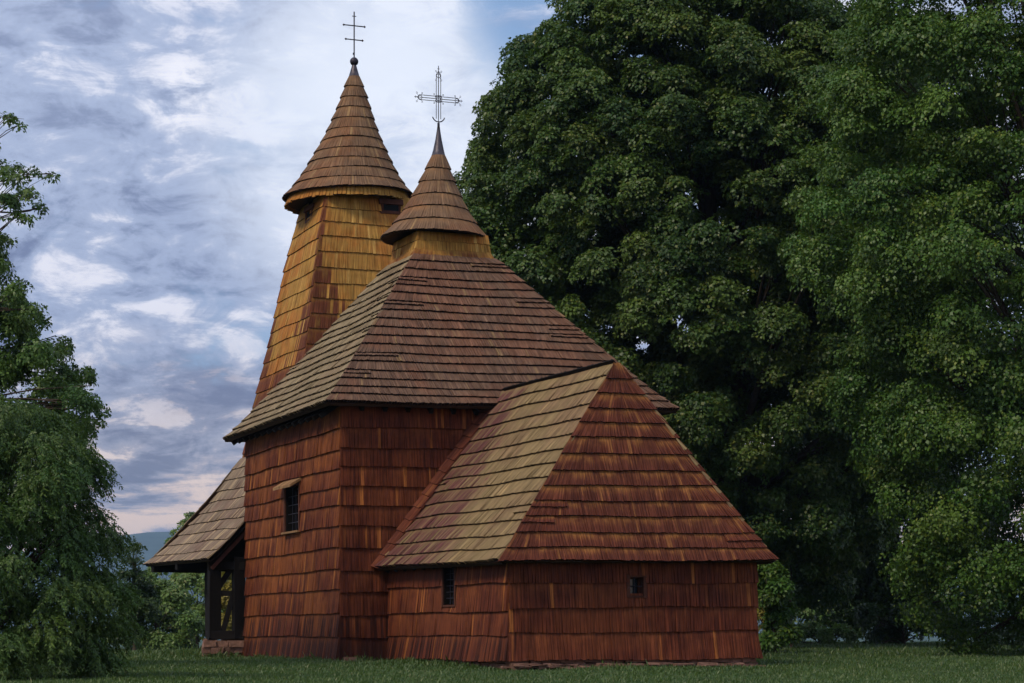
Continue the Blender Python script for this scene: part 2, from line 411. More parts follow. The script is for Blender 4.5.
def wall_face(mb, L0, R0, L1, R1, n, seed, opens=(), wts=None, stainf=None, mi=0, wm=.070, butt=.062, flare=.06, ext=.03, mib=1, **kw):
    """opens = (x0,x1,z0,z1) in metres from the left foot of the face"""
    L0, R0, L1, R1 = map(V3, (L0, R0, L1, R1))
    H = L1.z - L0.z; w = (R0 - L0).normalized(); up = (L1 - L0).normalized(); nr = w.cross(up).normalized()
    fl = lambda t: nr * flare * max(0, 1 - t / .25) ** 2
    Lr = [(t, L0.lerp(L1, t) + fl(t) - w * flare * max(0, 1 - t / .25) ** 2) for t in (0, .08, .16, .25, 1)]
    Rr = [(t, R0.lerp(R1, t) + fl(t) + w * flare * max(0, 1 - t / .25) ** 2) for t in (0, .08, .16, .25, 1)]
    op = [(x0 + flare, x1 + flare, (z0 - L0.z) / H, (z1 - L0.z) / H) for x0, x1, z0, z1 in opens]
    shingles(mb, Lr, Rr, n, wm, butt, seed, op, stainf, lean=.5, ext=ext, mi=mi, mib=mib, wts=wts, **kw)
    # backing wall with real openings
    Wd = (R0 - L0).length
    xs = sorted(set([0, Wd] + [v for o in opens for v in o[:2]])); zs = sorted(set([L0.z, L1.z] + [v for o in opens for v in o[2:]]))
    def P(x, z):
        t = (z - L0.z) / H; l = L0.lerp(L1, t); r = R0.lerp(R1, t); return l + (r - l) * (x / Wd) - nr * .012
    for i in range(len(xs) - 1):
        for j in range(len(zs) - 1):
            cx, cz = (xs[i] + xs[i + 1]) / 2, (zs[j] + zs[j + 1]) / 2
            if any(o[0] < cx < o[1] and o[2] < cz < o[3] for o in opens): continue
            mb.add([P(xs[i], zs[j]), P(xs[i + 1], zs[j]), P(xs[i + 1], zs[j + 1]), P(xs[i], zs[j + 1])], [(0, 1, 2, 3)], mib)
    return P, nr

# --- nave walls
NL, NW = 7.45, 7.15
zb = -.02
mb = MB()
rngst = lambda amt: (lambda x, t, r: (1 if r.random() < amt else 0) * r.uniform(.2, .6))
foot_dark = lambda x, t, r: .80 * max(0, 1 - t / .42) ** .7 + r.uniform(-.2, .15) + (.3 if r.random() < .06 else 0)  # darkens shingles towards the wall foot, varied at random per shingle
PS, nS = wall_face(mb, (0, NL, zb), (0, 0, zb), (0, NL, 5.25), (0, 0, 5.3), 12, 11, wts=[1.15, 1.1, 1.1, 1, 1, 1, .95, .9, .9, .9, .95, 1], opens=[(NL - 3.95, NL - 2.88, 2.82, 3.80)], stainf=foot_dark)
wall_face(mb, (0, 0, zb), (NW, 0, zb), (0, 0, 5.3), (NW, 0, 5.4), 12, 12, wts=[1.15, 1.1, 1.1, 1, 1, 1, .95, .9, .9, .9, .95, 1], stainf=foot_dark, mi=3)
wall_face(mb, (NW, 0, zb), (NW, NL, zb), (NW, 0, 5.3), (NW, NL, 5.3), 11, 13)
wall_face(mb, (NW, NL, zb), (0, NL, zb), (NW, NL, 5.3), (0, NL, 5.3), 11, 14)
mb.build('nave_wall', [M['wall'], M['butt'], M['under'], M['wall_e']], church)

# --- chancel walls
CA0, CA1, CB = 1.08, 6.12, -6.77
mb = MB()
wall_face(mb, (CA0, 0, .03), (CA0, CB, .05), (CA0, 0, 1.98), (CA0, CB, 1.95), 4, 21, opens=[(3.41, 4.06, 1.12, 1.84)], stainf=foot_dark, mi=3, wts=[1, 1, 1.05, .95])
wall_face(mb, (CA0, CB, .05), (CA1, CB, .09), (CA0, CB, 1.95), (CA1, CB, 2.02), 4, 22, opens=[(3.46 - CA0, 3.74 - CA0, 1.27, 1.60)], stainf=lambda x, t, r: (.35 if r.random() < .05 else 0), mi=3)
wall_face(mb, (CA1, CB, .09), (CA1, 0, .09), (CA1, CB, 2.02), (CA1, 0, 2.02), 4, 23, mi=3)
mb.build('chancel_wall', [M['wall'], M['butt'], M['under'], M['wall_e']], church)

def window(name, P, nr, x0, x1, z0, z1, label=None, depth=.18, bars=(3, 4), canopy=False, frame_m='timber'):
    """frame, pane, grille set in an opening"""
    w = (P(x1, z0) - P(x0, z0)).normalized(); up = V3((0, 0, 1))
    f = MB(); o = .05
    c = [P(x0, z0), P(x1, z0), P(x1, z1), P(x0, z1)]
    for i in range(4):   # reveal boards
        a, b = c[i], c[(i + 1) % 4]
        f.add([a + nr * .06, b + nr * .06, b - nr * depth, a - nr * depth], [(0, 1, 2, 3), (3, 2, 1, 0)][:1], 0)
    for i in range(4):
        a, b = c[i] - nr * (depth - .04), c[(i + 1) % 4] - nr * (depth - .04)
        f.bar(a, b, .055, .05, up=nr)
    fr = f.build(name, [M[frame_m]], church)
    if label: fr['label'] = label
    p = MB(); p.add([q - nr * depth for q in c], [(0, 1, 2, 3)], 0); p.build('pane', [M['glass']], fr)
    g = MB(); nx, nz = bars; gd = -.02
    for i in range(1, nx + 1):
        x = x0 + (x1 - x0) * i / (nx + 1); g.tube([P(x, z0) + nr * gd, P(x, z1) + nr * gd], .009, 5)
    for j in range(1, nz + 1):
        z = z0 + (z1 - z0) * j / (nz + 1); g.tube([P(x0, z) + nr * (gd + .018), P(x1, z) + nr * (gd + .018)], .009, 5)
    g.build('grille', [M['iron']], fr)
    return fr

wn = window('window', PS, nS, NL - 3.95, NL - 2.88, 2.82, 3.80, label='square window under a little board canopy', depth=.2, bars=(3, 4))
cb_ = MB()
a0, a1 = NL - 4.20, NL - 2.78
l, r = PS(a0, 4.0), PS(a1, 4.0)
for k in range(5):
    p = l.lerp(r, (k + .04) / 5) ; q = l.lerp(r, (k + .96) / 5)
    cb_.add([p, q, q + nS * .30 - V3((0, 0, .18)), p + nS * .30 - V3((0, 0, .18)), p - V3((0, 0, .06)), q - V3((0, 0, .06)), q + nS * .30 - V3((0, 0, .24)), p + nS * .30 - V3((0, 0, .24))],
            [(0, 3, 2, 1), (4, 5, 6, 7), (3, 7, 6, 2), (0, 4, 7, 3), (1, 2, 6, 5)], 0, tone=(random.Random(k).random(), 0, .5, 1))
cb_.build('window_canopy', [M['tan_board']], wn)
s = MB(); s.bar(PS(NL - 4.05, 2.79) + nS * .07, PS(NL - 2.78, 2.79) + nS * .07, .16, .045); s.build('sill', [M['tan_board']], wn)
for xx in (NL - 3.99, NL - 2.84):
    s = MB(); s.bar(PS(xx, 2.8) + nS * .07, PS(xx, 3.9) + nS * .07, .07, .05, up=nS); s.build('casing', [M['red_board']], wn)

def chP(x, z): return V3((CA0 - .0, -x, z)) + V3((.012, 0, 0))
w2 = window('window', chP, V3((-1, 0, 0)), 3.41, 4.06, 1.12, 1.84, label='narrow barred chancel window under the eave', bars=(3, 5), depth=.16)
def cpE(x, z): return V3((CA0 + x, CB + .012, z))
w3 = window('window', cpE, V3((0, -1, 0)), 3.46 - CA0, 3.74 - CA0, 1.27, 1.60, label='tiny square window in the end wall', bars=(1, 1), depth=.16, frame_m='red_board')

def casing(P, nr, x0, x1, z0, z1, par):
    c = MB(); o = .03
    c.bar(P(x0 - o - .03, z0 - o) + nr * .06, P(x1 + o + .03, z0 - o) + nr * .06, .035, .04, up=nr)
    c.bar(P(x0 - o - .03, z1 + o) + nr * .06, P(x1 + o + .03, z1 + o) + nr * .06, .05, .06, up=nr)
    c.bar(P(x0 - o, z0 - o - .02) + nr * .059, P(x0 - o, z1 + o + .02) + nr * .059, .06, .06, up=nr)
    c.bar(P(x1 + o, z0 - o - .02) + nr * .059, P(x1 + o, z1 + o + .02) + nr * .059, .06, .06, up=nr)
    c.build('casing', [M['red_board']], par)
casing(chP, V3((-1, 0, 0)), 3.41, 4.06, 1.12, 1.84, w2); casing(cpE, V3((0, -1, 0)), 3.46 - CA0, 3.74 - CA0, 1.27, 1.60, w3)

# --- nave roof
def hip_face(mb, L0, R0, L1, R1, n, seed, mi, extras=4, sag=.05, wm=.055, stainf=None, ext=.025, butt=.06, kick=.06, sagm=.0):
    L0, R0, L1, R1 = map(V3, (L0, R0, L1, R1))
    w = (R0 - L0).normalized(); up = ((L1 + R1) / 2 - (L0 + R0) / 2); up = (up - w * up.dot(w)).normalized(); nr = w.cross(up)
    def rows(a, b):
        return [(t, a.lerp(b, t) - nr * (sag * math.sin(math.pi * t)) + V3((0, 0, kick * max(0, 1 - t / .14) ** 2))) for t in (0, .05, .1, .15, .3, .45, .6, .75, .9, 1)]
    Lr, Rr = rows(L0, L1), rows(R0, R1)
    shingles(mb, Lr, Rr, n, wm, butt, seed, stainf=stainf, mi=mi, extras=extras, ext=ext)
    for i in range(len(Lr) - 1):
        q = [Lr[i][1], Rr[i][1], Rr[i + 1][1], Lr[i + 1][1]]
        mb.add([p - nr * .012 for p in q], [(0, 1, 2, 3)], 2)
        mb.add([p - nr * .09 for p in q], [(3, 2, 1, 0)], 2)
    mb.add([Lr[0][1] - nr * .012, Rr[0][1] - nr * .012, Rr[0][1] - nr * .09, Lr[0][1] - nr * .09], [(3, 2, 1, 0)], 2)
    return nr
e = .45
SE, NE, NWc, SW = (-e, -e, 5.26), (NW + e, -e, 5.40), (NW + e, NL + e, 5.35), (-e, NL + e, 5.16)
ta, tb0, hh = 3.6, 3.8, .95
tz = 9.12
TSE, TNE, TNW, TSW = (ta - hh, tb0 - hh, tz), (ta + hh, tb0 - hh, tz), (ta + hh, tb0 + hh, tz), (ta - hh, tb0 + hh, tz)
mb = MB()
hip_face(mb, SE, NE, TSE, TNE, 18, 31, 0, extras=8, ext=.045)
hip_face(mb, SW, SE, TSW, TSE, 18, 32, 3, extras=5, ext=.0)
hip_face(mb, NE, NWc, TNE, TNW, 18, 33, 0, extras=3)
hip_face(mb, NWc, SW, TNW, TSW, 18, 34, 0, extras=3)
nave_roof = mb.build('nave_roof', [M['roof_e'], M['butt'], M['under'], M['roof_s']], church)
mb = MB()   # soffit boards and rafter tails
for i in range(15):
    b = .3 + i * (NL - .3) / 14; mb.bar((-.36, b, 5.10 + .0), (.3, b, 5.58), .08, .10, jit=.004)
for i in range(14):
    a = .4 + i * (NW - .5) / 13; mb.bar((a, -.22, 5.24), (a, .3, 5.68), .08, .10, jit=.004)
mb.build('rafter', [M['timber']], nave_roof)

# --- cupola drum and spire
mb = MB()
h0, h1 = .90, .83; z0, z1 = 9.02, 9.66
def sq(c, h, z): return [V3((c[0] - h, c[1] - h, z)), V3((c[0] + h, c[1] - h, z)), V3((c[0] + h, c[1] + h, z)), V3((c[0] - h, c[1] + h, z))]
A, B = sq((ta, tb0), h0, z0), sq((ta, tb0), h1, z1)
low = lambda x, t, r: .9 * max(0, 1 - t / .5) + r.uniform(0, .12)
for i, sd in ((0, 1), (1, 2), (2, 3), (3, 4)):
    j = (i + 1) % 4
    wall_face(mb, A[i], A[j], B[i], B[j], 3, 40 + sd, flare=.09, stainf=low, wm=.075, butt=.022, ext=.02)
mb.build('cupola_drum', [M['tower'], M['butt'], M['under']], church)

def prof(tab):
    def f(z):
        for (za, ra), (zb_, rb) in zip(tab, tab[1:]):
            if z <= zb_: return ra + (rb - ra) * (z - za) / (zb_ - za)
        return tab[-1][1]
    return f
mp = .02312
cz = lambda y: .58 + (632 - y) * mp
ctab = [(cz(240), 53 * mp), (cz(232), 46.5 * mp), (cz(225), 41 * mp), (cz(218), 35.5 * mp), (cz(203), 27 * mp), (cz(187), 19 * mp), (cz(172), 12.5 * mp), (cz(157), 7.2 * mp), (cz(140), 3.2 * mp), (cz(126), 1.2 * mp)]
crf = prof(ctab); ccen = lambda z: (ta - .14 + .10 * min(1, (z - 9.6) / 2), tb0)
mb = MB(); cone_shingles(mb, ccen, crf, cz(240), cz(156), 6, .06, .04, 51)
def disc(mb, c, r, z, mi, n=40, inner=0, dz=0):
    vs = [V3((c[0] + r * math.cos(2 * math.pi * k / n), c[1] + r * math.sin(2 * math.pi * k / n), z)) for k in range(n)]
    vs.append(V3((c[0], c[1], z + dz)))
    mb.add(vs, [(k, n, (k + 1) % n) for k in range(n)], mi)
disc(mb, ccen(9.6), 53 * mp - .02, cz(240) + .0, 2, dz=.45)
cup = mb.build('cupola_roof', [M['cone'], M['butt'], M['under']], church)
mb = MB(); zz = [cz(159), cz(150), cz(140), cz(132), cz(124)]
mb.tube([(*ccen(z), z) for z in zz], [7.9 * mp, 5.4 * mp, 3.3 * mp, 2.0 * mp, .9 * mp], 14)
mb.build('metal_cap', [M['lead']], cup, smooth=True)

def cupola_cross():
    c = ccen(12.5); x0, y0 = c; zc = cz(99); zbm = cz(124); zt = cz(75)
    mb = MB(); r = .0085
    def T(pts, rr=r): mb.tube([(x0 + p[0], y0, p[1]) for p in pts], rr, 5)
    T([(0, zbm), (0, cz(66))], .010)
    g = .055
    for s_ in (-1, 1):
        T([(s_ * g, cz(119)), (s_ * g, zt)]); T([(s_ * g, zt), (0, cz(71))])
    AX = .47
    T([(-AX - .12, zc), (AX + .12, zc)], .009)
    for s_ in (-1, 1):
        T([(-AX, zc + s_ * g), (AX, zc + s_ * g)])
        T([(-AX, zc + s_ * g), (-AX - .05, zc)]); T([(AX, zc + s_ * g), (AX + .05, zc)])
    def ring(cx, cz_, rr, t=.008, n=14, a0=0, a1=2 * math.pi):
        T([(cx + rr * math.cos(a0 + (a1 - a0) * k / n), cz_ + rr * math.sin(a0 + (a1 - a0) * k / n)) for k in range(n + 1)], t)
    ring(0, zc, .085); ring(0, zc, .045)
    ring(-AX + .02, zc, .045); ring(AX - .02, zc, .045); ring(0, zt - .02, .045)
    for (cx, cy) in ((-AX, zc), (AX, zc), (0, zt - .02)):      # curls at arm ends
        for sx in (-1, 1):
            for sz in (-1, 1):
                ring(cx + sx * .065, cy + sz * .10, .018, .005, 8); T([(cx + sx * .03, cy + sz * .05), (cx + sx * .065, cy + sz * .085)], .004)
    for sx in (-1, 1):
        for sz in (-1, 1):
            ring(sx * .11, zc + sz * .10, .018, .005, 8); T([(sx * .06, zc + sz * .06), (sx * .1, zc + sz * .09)], .004)
    T([(-.03, cz(69)), (.03, cz(69))], .006)
    for s_ in (-1, 1): T([(s_ * (AX + .09), zc - .03), (s_ * (AX + .09), zc + .03)], .006)
    ring(0, zbm + .20, .155, .014, 14, R(198), R(342))
    mb.tube([(x0, y0, zbm - .06), (x0, y0, zbm + .02)], .03, 8)
    o = mb.build('cross', [M['iron']], cup); o['label'] = 'ornate double-rod wrought iron cross with curls and crescent'
cupola_cross()

# --- chancel roof
CE = [(.74, -.06, 1.87), (.74, -7.12, 1.80), (6.37, -7.12, 1.88), (6.37, -.06, 1.9)]
AP = (3.6, -5.93, 5.70); RW = (3.58, -.05, 5.74)
plum = lambda x, t, r: max(0, min(.8, 1.0 - .34 * max(0, x - .3 - 2.9 * (1 - t) ** 1.3))) * r.uniform(.6, 1.1)
mb = MB()
hip_face(mb, CE[0], CE[1], RW, AP, 14, 61, 0, extras=2, stainf=plum, kick=.05, ext=-.005)
hip_face(mb, CE[1], CE[2], AP, (AP[0] + .02, AP[1], AP[2]), 13, 62, 3, extras=6, kick=.05, wm=.055, ext=.055)
hip_face(mb, CE[2], CE[3], (AP[0] + .02, AP[1], AP[2]), (RW[0] + .02, RW[1], RW[2]), 14, 63, 0, extras=3, kick=.05)
ch_roof = mb.build('chancel_roof', [M['chan_s'], M['butt'], M['under'], M['hip']], church)
# flashing of turned-up shingles along the nave wall
mb = MB(); rng = random.Random(5)
A0, A1 = V3(CE[0]), V3(RW)
nrS = (V3(CE[1]) - V3(CE[0])).normalized().cross((V3(RW) - V3(CE[0])).normalized()).normalized()
for k in range(14):
    t0, t1 = k / 14 * .93, (k + 1) / 14 * .93 + .012
    for q in range(3):
        wq = .09
        b0 = -.36 + q * wq + .0; b1 = b0 + wq - .004; u = lambda b: .035 + .16 * max(0, (b + .34) / .34) ** 1.6
        pl = lambda t, b: A0.lerp(A1, t) + V3((0, b + .06, 0)) + nrS * (u(b) + .0)
        j = rng.uniform(-.003, .003)
        vs = [pl(t0 + j, b1) + nrS * .03, pl(t0 + j, b0) + nrS * .03, pl(t1, b0), pl(t1, b1), pl(t0 + j, b1) - nrS * .03, pl(t0 + j, b0) - nrS * .03]
        tn = rng.random(); mb.add(vs, [(0, 1, 2, 3), (5, 4, 0, 1), (1, 2, 5), (0, 4, 3)], (0, 1, 0, 0), (tn, .2, .3, 1), [(tn * 9, t0 * 5), (tn * 9 + .1, t0 * 5), (tn * 9 + .1, t1 * 5), (tn * 9, t1 * 5), (0, 0), (0, 0)])
mb.build('valley_shingles', [M['hip'], M['butt']], ch_roof)
mb = MB()   # shingles of the far slope stand over the ridge as a dark comb
rng = random.Random(8); y = AP[1] - .03
while y < -.3:
    w_ = rng.uniform(.08, .12); y1 = min(y + w_, -.3)
    z_ = AP[2] + (y - AP[1]) / 5.9 * .04
    mb.add([V3((3.66, y + .003, z_ - .09)), V3((3.66, y1 - .003, z_ - .09)), V3((3.53, y1 - .003, z_ + .065 + rng.uniform(-.012, .012))), V3((3.53, y + .003, z_ + .065 + rng.uniform(-.012, .012))),
            V3((3.63, y + .003, z_ - .09)), V3((3.63, y1 - .003, z_ - .09)), V3((3.51, y1 - .003, z_ + .045)), V3((3.51, y + .003, z_ + .045))],
           [(0, 1, 2, 3), (7, 6, 5, 4), (3, 2, 6, 7), (0, 3, 7, 4), (1, 5, 6, 2)], 0, tone=(rng.random(), 0, 0, 1))
    y = y1
mb.build('ridge_cap', [M['timber']], ch_roof)
mb = MB()
for i in range(12): mb.bar((.86, -.4 - i * .56, 1.84), (1.3, -.4 - i * .56, 2.36), .07, .08, jit=.004)
mb.build('rafter', [M['timber']], ch_roof)

# --- tower
TC = (3.6, 10.1)
Ht = prof([(0, 2.5), (4.8, 2.42), (6.5, 2.12), (7.6, 1.90), (9.2, 1.60), (10.3, 1.42), (11.35, 1.18), (12.1, 1.05)])
mb = MB()
zA, zB = 4.85, 11.62
zs_ = [4.85, 6.5, 7.6, 9.2, 10.3, 11.35, 11.62]
def tw_stain(face):
    def f(x, t, r):
        le = x - t * 1.28; re = (2 * 2.42 - t * 1.28) - x; j = r.uniform(.35, 1.5)
        if face == 0: hit = le < max(0, .80 - t) ** 1.5 * 7.0 * j
        else: hit = le < max(0, .62 - t) * 3.4 * j or re < max(0, .68 - t) * 4.2 * j
        s = .80 if hit else 0
        if t < .34 and r.random() < .85: s = .78
        if s == 0 and t < .62 and r.random() < .10: s = .45
        return s * r.uniform(.85, 1.1)
    return f
hatches = {}
for i in range(4):
    j = (i + 1) % 4
    Lr = [((z - zA) / (zB - zA), sq(TC, Ht(z), z)[i]) for z in zs_]; Rr = [((z - zA) / (zB - zA), sq(TC, Ht(z), z)[j]) for z in zs_]
    Wd = 2 * Ht(zA); op = []
    if i == 0: op = [(2.42 + .30, 2.42 + .76, (11.20 - zA) / (zB - zA), (11.48 - zA) / (zB - zA))]
    if i == 3: op = [(2.42 - .40, 2.42 + .06, (11.20 - zA) / (zB - zA), (11.60 - zA) / (zB - zA))]
    shingles(mb, Lr, Rr, 17, .075, .04, 70 + i, op, tw_stain(i), lean=2.0, ext=.02)
    for k in range(len(zs_) - 1):
        nr = (Rr[k][1] - Lr[k][1]).cross(Lr[k + 1][1] - Lr[k][1]).normalized()
        q = [Lr[k][1], Rr[k][1], Rr[k + 1][1], Lr[k + 1][1]]
        mb.add([p - nr * .012 for p in q], [(0, 1, 2, 3)], 1)
core = sq(TC, 1.55, .4) + sq(TC, 1.55, 4.9)
mb.add(core, [(0, 1, 5, 4), (1, 2, 6, 5), (2, 3, 7, 6), (3, 0, 4, 7)], 2)
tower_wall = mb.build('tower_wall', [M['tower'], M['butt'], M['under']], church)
def hatch(c, w, n, wd, ht, label):
    f = MB(); u = V3((0, 0, 1)); c = V3(c)
    p = [c - w * wd / 2 - u * ht / 2, c + w * wd / 2 - u * ht / 2, c + w * wd / 2 + u * ht / 2, c - w * wd / 2 + u * ht / 2]
    f.bar(p[0] + n * .04 - w * .05, p[1] + n * .04 + w * .05, .08, .05, up=n); f.bar(p[3] + n * .05 - w * .09, p[2] + n * .05 + w * .09, .14, .06, up=n)
    f.bar(p[0] + n * .04, p[3] + n * .04, .05, .05, up=n); f.bar(p[1] + n * .04, p[2] + n * .04, .05, .05, up=n)
    o = f.build('hatch', [M['red_board']], church); o['label'] = label
    g = MB(); g.add([q + n * .025 for q in p], [(0, 1, 2, 3)]); g.build('opening', [M['hole']], o)
hz = 11.34; hH = Ht(hz)
hatch((TC[0] + .53, TC[1] - hH - .01, hz), V3((1, 0, 0)), V3((0, -1, .17)).normalized(), .46, .27, 'small dark sound hatch under the tower eave')
hatch((TC[0] - Ht(11.25) - .01, TC[1] - .0, 11.25), V3((0, -1, 0)), V3((-1, 0, .17)).normalized(), .55, .32, 'dark hatch on the side face of the tower')

mt = .02578; tzf = lambda y: .58 + (632 - y) * mt
ttab = [(tzf(199), 64.5 * mt), (tzf(194), 60 * mt), (tzf(187), 54.5 * mt), (tzf(175), 46.5 * mt), (tzf(160), 38.5 * mt), (tzf(137), 27 * mt), (tzf(120), 20 * mt), (tzf(100), 13.2 * mt), (tzf(85), 8 * mt), (tzf(70), 3.4 * mt), (tzf(64), 2 * mt)]
trf = prof(ttab)
tcen = lambda z: (TC[0] - .22 + .17 * min(1, (z - 11.7) / 2.5), TC[1])
mb = MB(); cone_shingles(mb, tcen, trf, tzf(199), tzf(77), 11, .07, .04, 81, tilt=.035)
# lower tier: short ring of ochre shingles under the eave
cone_shingles(mb, tcen, prof([(tzf(207), 61.5 * mt), (tzf(196), 59 * mt)]), tzf(207), tzf(197), 1, .10, .035, 82, mi=3, tilt=.035, ragged=4, gapw=.011)
disc(mb, tcen(11.7), 60 * mt - .02, tzf(206), 2, dz=.35)
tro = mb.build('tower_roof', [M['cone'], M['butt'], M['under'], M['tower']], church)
mb = MB(); zz = [tzf(79), tzf(72), tzf(65), tzf(61)]
mb.tube([(*tcen(z), z) for z in zz], [6.2 * mt, 4.0 * mt, 2.0 * mt, 1.2 * mt], 14); mb.build('metal_cap', [M['lead']], tro, smooth=True)
mb = MB(); cx, cy = tcen(15); n_ = 14
mb.tube([(cx, cy, tzf(61.8) + .11 * math.sin(R(-90 + 180 * k / 10))) for k in range(11)], [max(.004, .11 * math.cos(R(-90 + 180 * k / 10))) for k in range(11)], n_)
mb.build('ball', [M['iron']], tro, smooth=True)
mb = MB()
mb.tube([(cx, cy, tzf(60)), (cx, cy, tzf(12))], .017, 6)
for y_, hw in ((26, .28), (40, .225)):
    mb.tube([(cx - hw, cy, tzf(y_)), (cx + hw, cy, tzf(y_))], .015, 6)
    for s_ in (-1, 1): mb.tube([(cx + s_ * hw - .03, cy, tzf(y_)), (cx + s_ * hw, cy, tzf(y_)), (cx + s_ * hw + .03, cy, tzf(y_))], [.01, .033, .01], 8)
mb.tube([(cx - .055, cy, tzf(16.5)), (cx + .055, cy, tzf(16.5))], .010, 6)
mb.tube([(cx - .03, cy, tzf(54)), (cx + .01, cy, tzf(54))], .03, 8)
o = mb.build('cross', [M['iron']], tro); o['label'] = 'thin double-barred iron cross above a ball'

# --- porch skirt round the tower foot
Hs = Ht(4.95); sx0, sx1 = TC[0] - Hs, TC[0] + Hs; sb = TC[1] + Hs
PE = [(-.95, 7.50, 2.28), (-.95, 14.3, 2.34), (8.15, 14.3, 2.34), (8.15, 7.5, 2.28)]
PT = [(sx0, 7.52, 5.15), (sx0, sb, 5.15), (sx1, sb, 5.15), (sx1, 7.52, 5.15)]
mb = MB()
hip_face(mb, PE[1], PE[0], PT[1], PT[0], 10, 91, 0, extras=0, sag=.16, wm=.12, kick=.04, butt=.04)
hip_face(mb, PE[2], PE[1], PT[2], PT[1], 10, 92, 0, extras=2, sag=.16, wm=.12, kick=.04, butt=.04)
hip_face(mb, PE[3], PE[2], PT[3], PT[2], 10, 93, 0, extras=2, sag=.16, wm=.12, kick=.04, butt=.04)
skirt = mb.build('porch_roof', [M['skirt'], M['butt'], M['under']], church)
mb = MB(); mb.bar((-.84, 7.60, 2.10), (.05, 7.60, 3.04), .05, .08, jit=.004); mb.build('verge_board', [M['red_board']], skirt)
posts = [(-.70, 7.92), (-.13, 7.75), (0.69, 13.7), (0.01, 11.0), (3.6, 13.7), (6.0, 13.7), (7.85, 7.92)]
for (a, b) in posts:
    mb = MB(); mb.box((a, b, 1.42), (.27, .27, 1.95), jit=.012); mb.build('post', [M['timber']], church)
mb = MB()
for p, q in (((-.7, 7.9, .50), (0.01, 11, .50)), ((0.01, 11, .502), (0.69, 13.7, .502)), ((-.78, 7.88, .504), (.0, 7.70, .504)), ((-.7, 7.8, 2.30), (0.01, 11, 2.30)), ((0.01, 11, 2.302), (0.69, 13.7, 2.302)), ((0.69, 13.7, .50), (6.0, 13.7, .50)), ((0.69, 13.7, 2.305), (6.0, 13.7, 2.305)), ((-.85, 7.9, 2.18), (0, 7.7, 2.18)), ((0.01, 11, 2.26), (-.9, 11, 2.26)), ((0.69, 13.7, 2.26), (-.9, 13.7, 2.26))):
    mb.bar(p, q, .24, .20, jit=.01)
mb.build('beam', [M['timber']], church)
for p, q in (((-.50, 7.86, .58), (-.22, 7.78, 1.62)), ((-.62, 7.9, 1.62), (-.3, 7.8, 2.12)), ((-.6, 7.88, 1.52), (-.1, 7.75, 1.5))):
    mb = MB(); mb.bar(p, q, .13, .13, jit=.008); mb.build('brace', [M['timber']], church)
mb = MB(); rng = random.Random(3)
def stones(mb, p, q, h, depth, rng, sz=(.18, .42)):
    p = V3(p); q = V3(q); d = (q - p); L = d.length; d.normalize(); nn = V3((-d.y, d.x, 0))
    z = p.z
    while z < p.z + h - .03:
        rh = min(rng.uniform(.10, .16), p.z + h - z); x = rng.uniform(-.1, 0)
        while x < L:
            w_ = rng.uniform(*sz); c = p + d * (x + w_ / 2); c.z = z + rh / 2
            m = Matrix((d, nn, V3((0, 0, 1)))).transposed()
            mb.box(c + nn * rng.uniform(-.03, .03), (w_ - .012, depth, rh - .008), m, jit=.018, rng=rng); x += w_
        z += rh
stones(mb, (-.98, 7.75, -.05), (0, 7.62, -.05), .44, .3, rng)
stones(mb, (0.69, 13.9, -.05), (0.01, 11, -.05), .44, .3, rng)
stones(mb, (0.01, 11, -.05), (-.80, 7.8, -.05), .44, .3, rng)
stones(mb, (6.1, 13.8, -.05), (1.2, 13.8, -.05), .44, .3, rng)
mb.build('stone_plinth', [M['stone']], church)
mb = MB(); rng = random.Random(6)
stones(mb, (CA0 + .02, CB + .10, -.14), (CA1 - .02, CB + .10, -.14), .27, .26, rng, (.12, .5))
stones(mb, (CA0 + .12, 0, -.14), (CA0 + .12, CB + .1, -.14), .22, .26, rng, (.12, .5))
stones(mb, (.12, NL, -.09), (.12, .1, -.09), .14, .26, rng, (.2, .5))
stones(mb, (.1, .12, -.09), (CA0, .12, -.09), .14, .26, rng, (.2, .5))
for k in range(90):
    t = rng.random(); a = CA0 - .1 + t * (CA1 - CA0 + .1); mb.box((a, CB - rng.uniform(.02, .24), -.10 + rng.uniform(0, .09)), (rng.uniform(.1, .42), rng.uniform(.08, .2), rng.uniform(.02, .05)), Matrix.Rotation(rng.uniform(-.2, .2), 3, 'Z'), jit=.012, rng=rng)
mb.build('stone_foundation', [M['stone']], church)
mb = MB(); mb.box((NW / 2, NL / 2, 1.1), (NW - .3, NL - .3, 2.0)); mb.box((3.6, -3.2, .8), (4.4, 6.4, 1.4)); mb.build('floor_frame', [M['hole']], church)

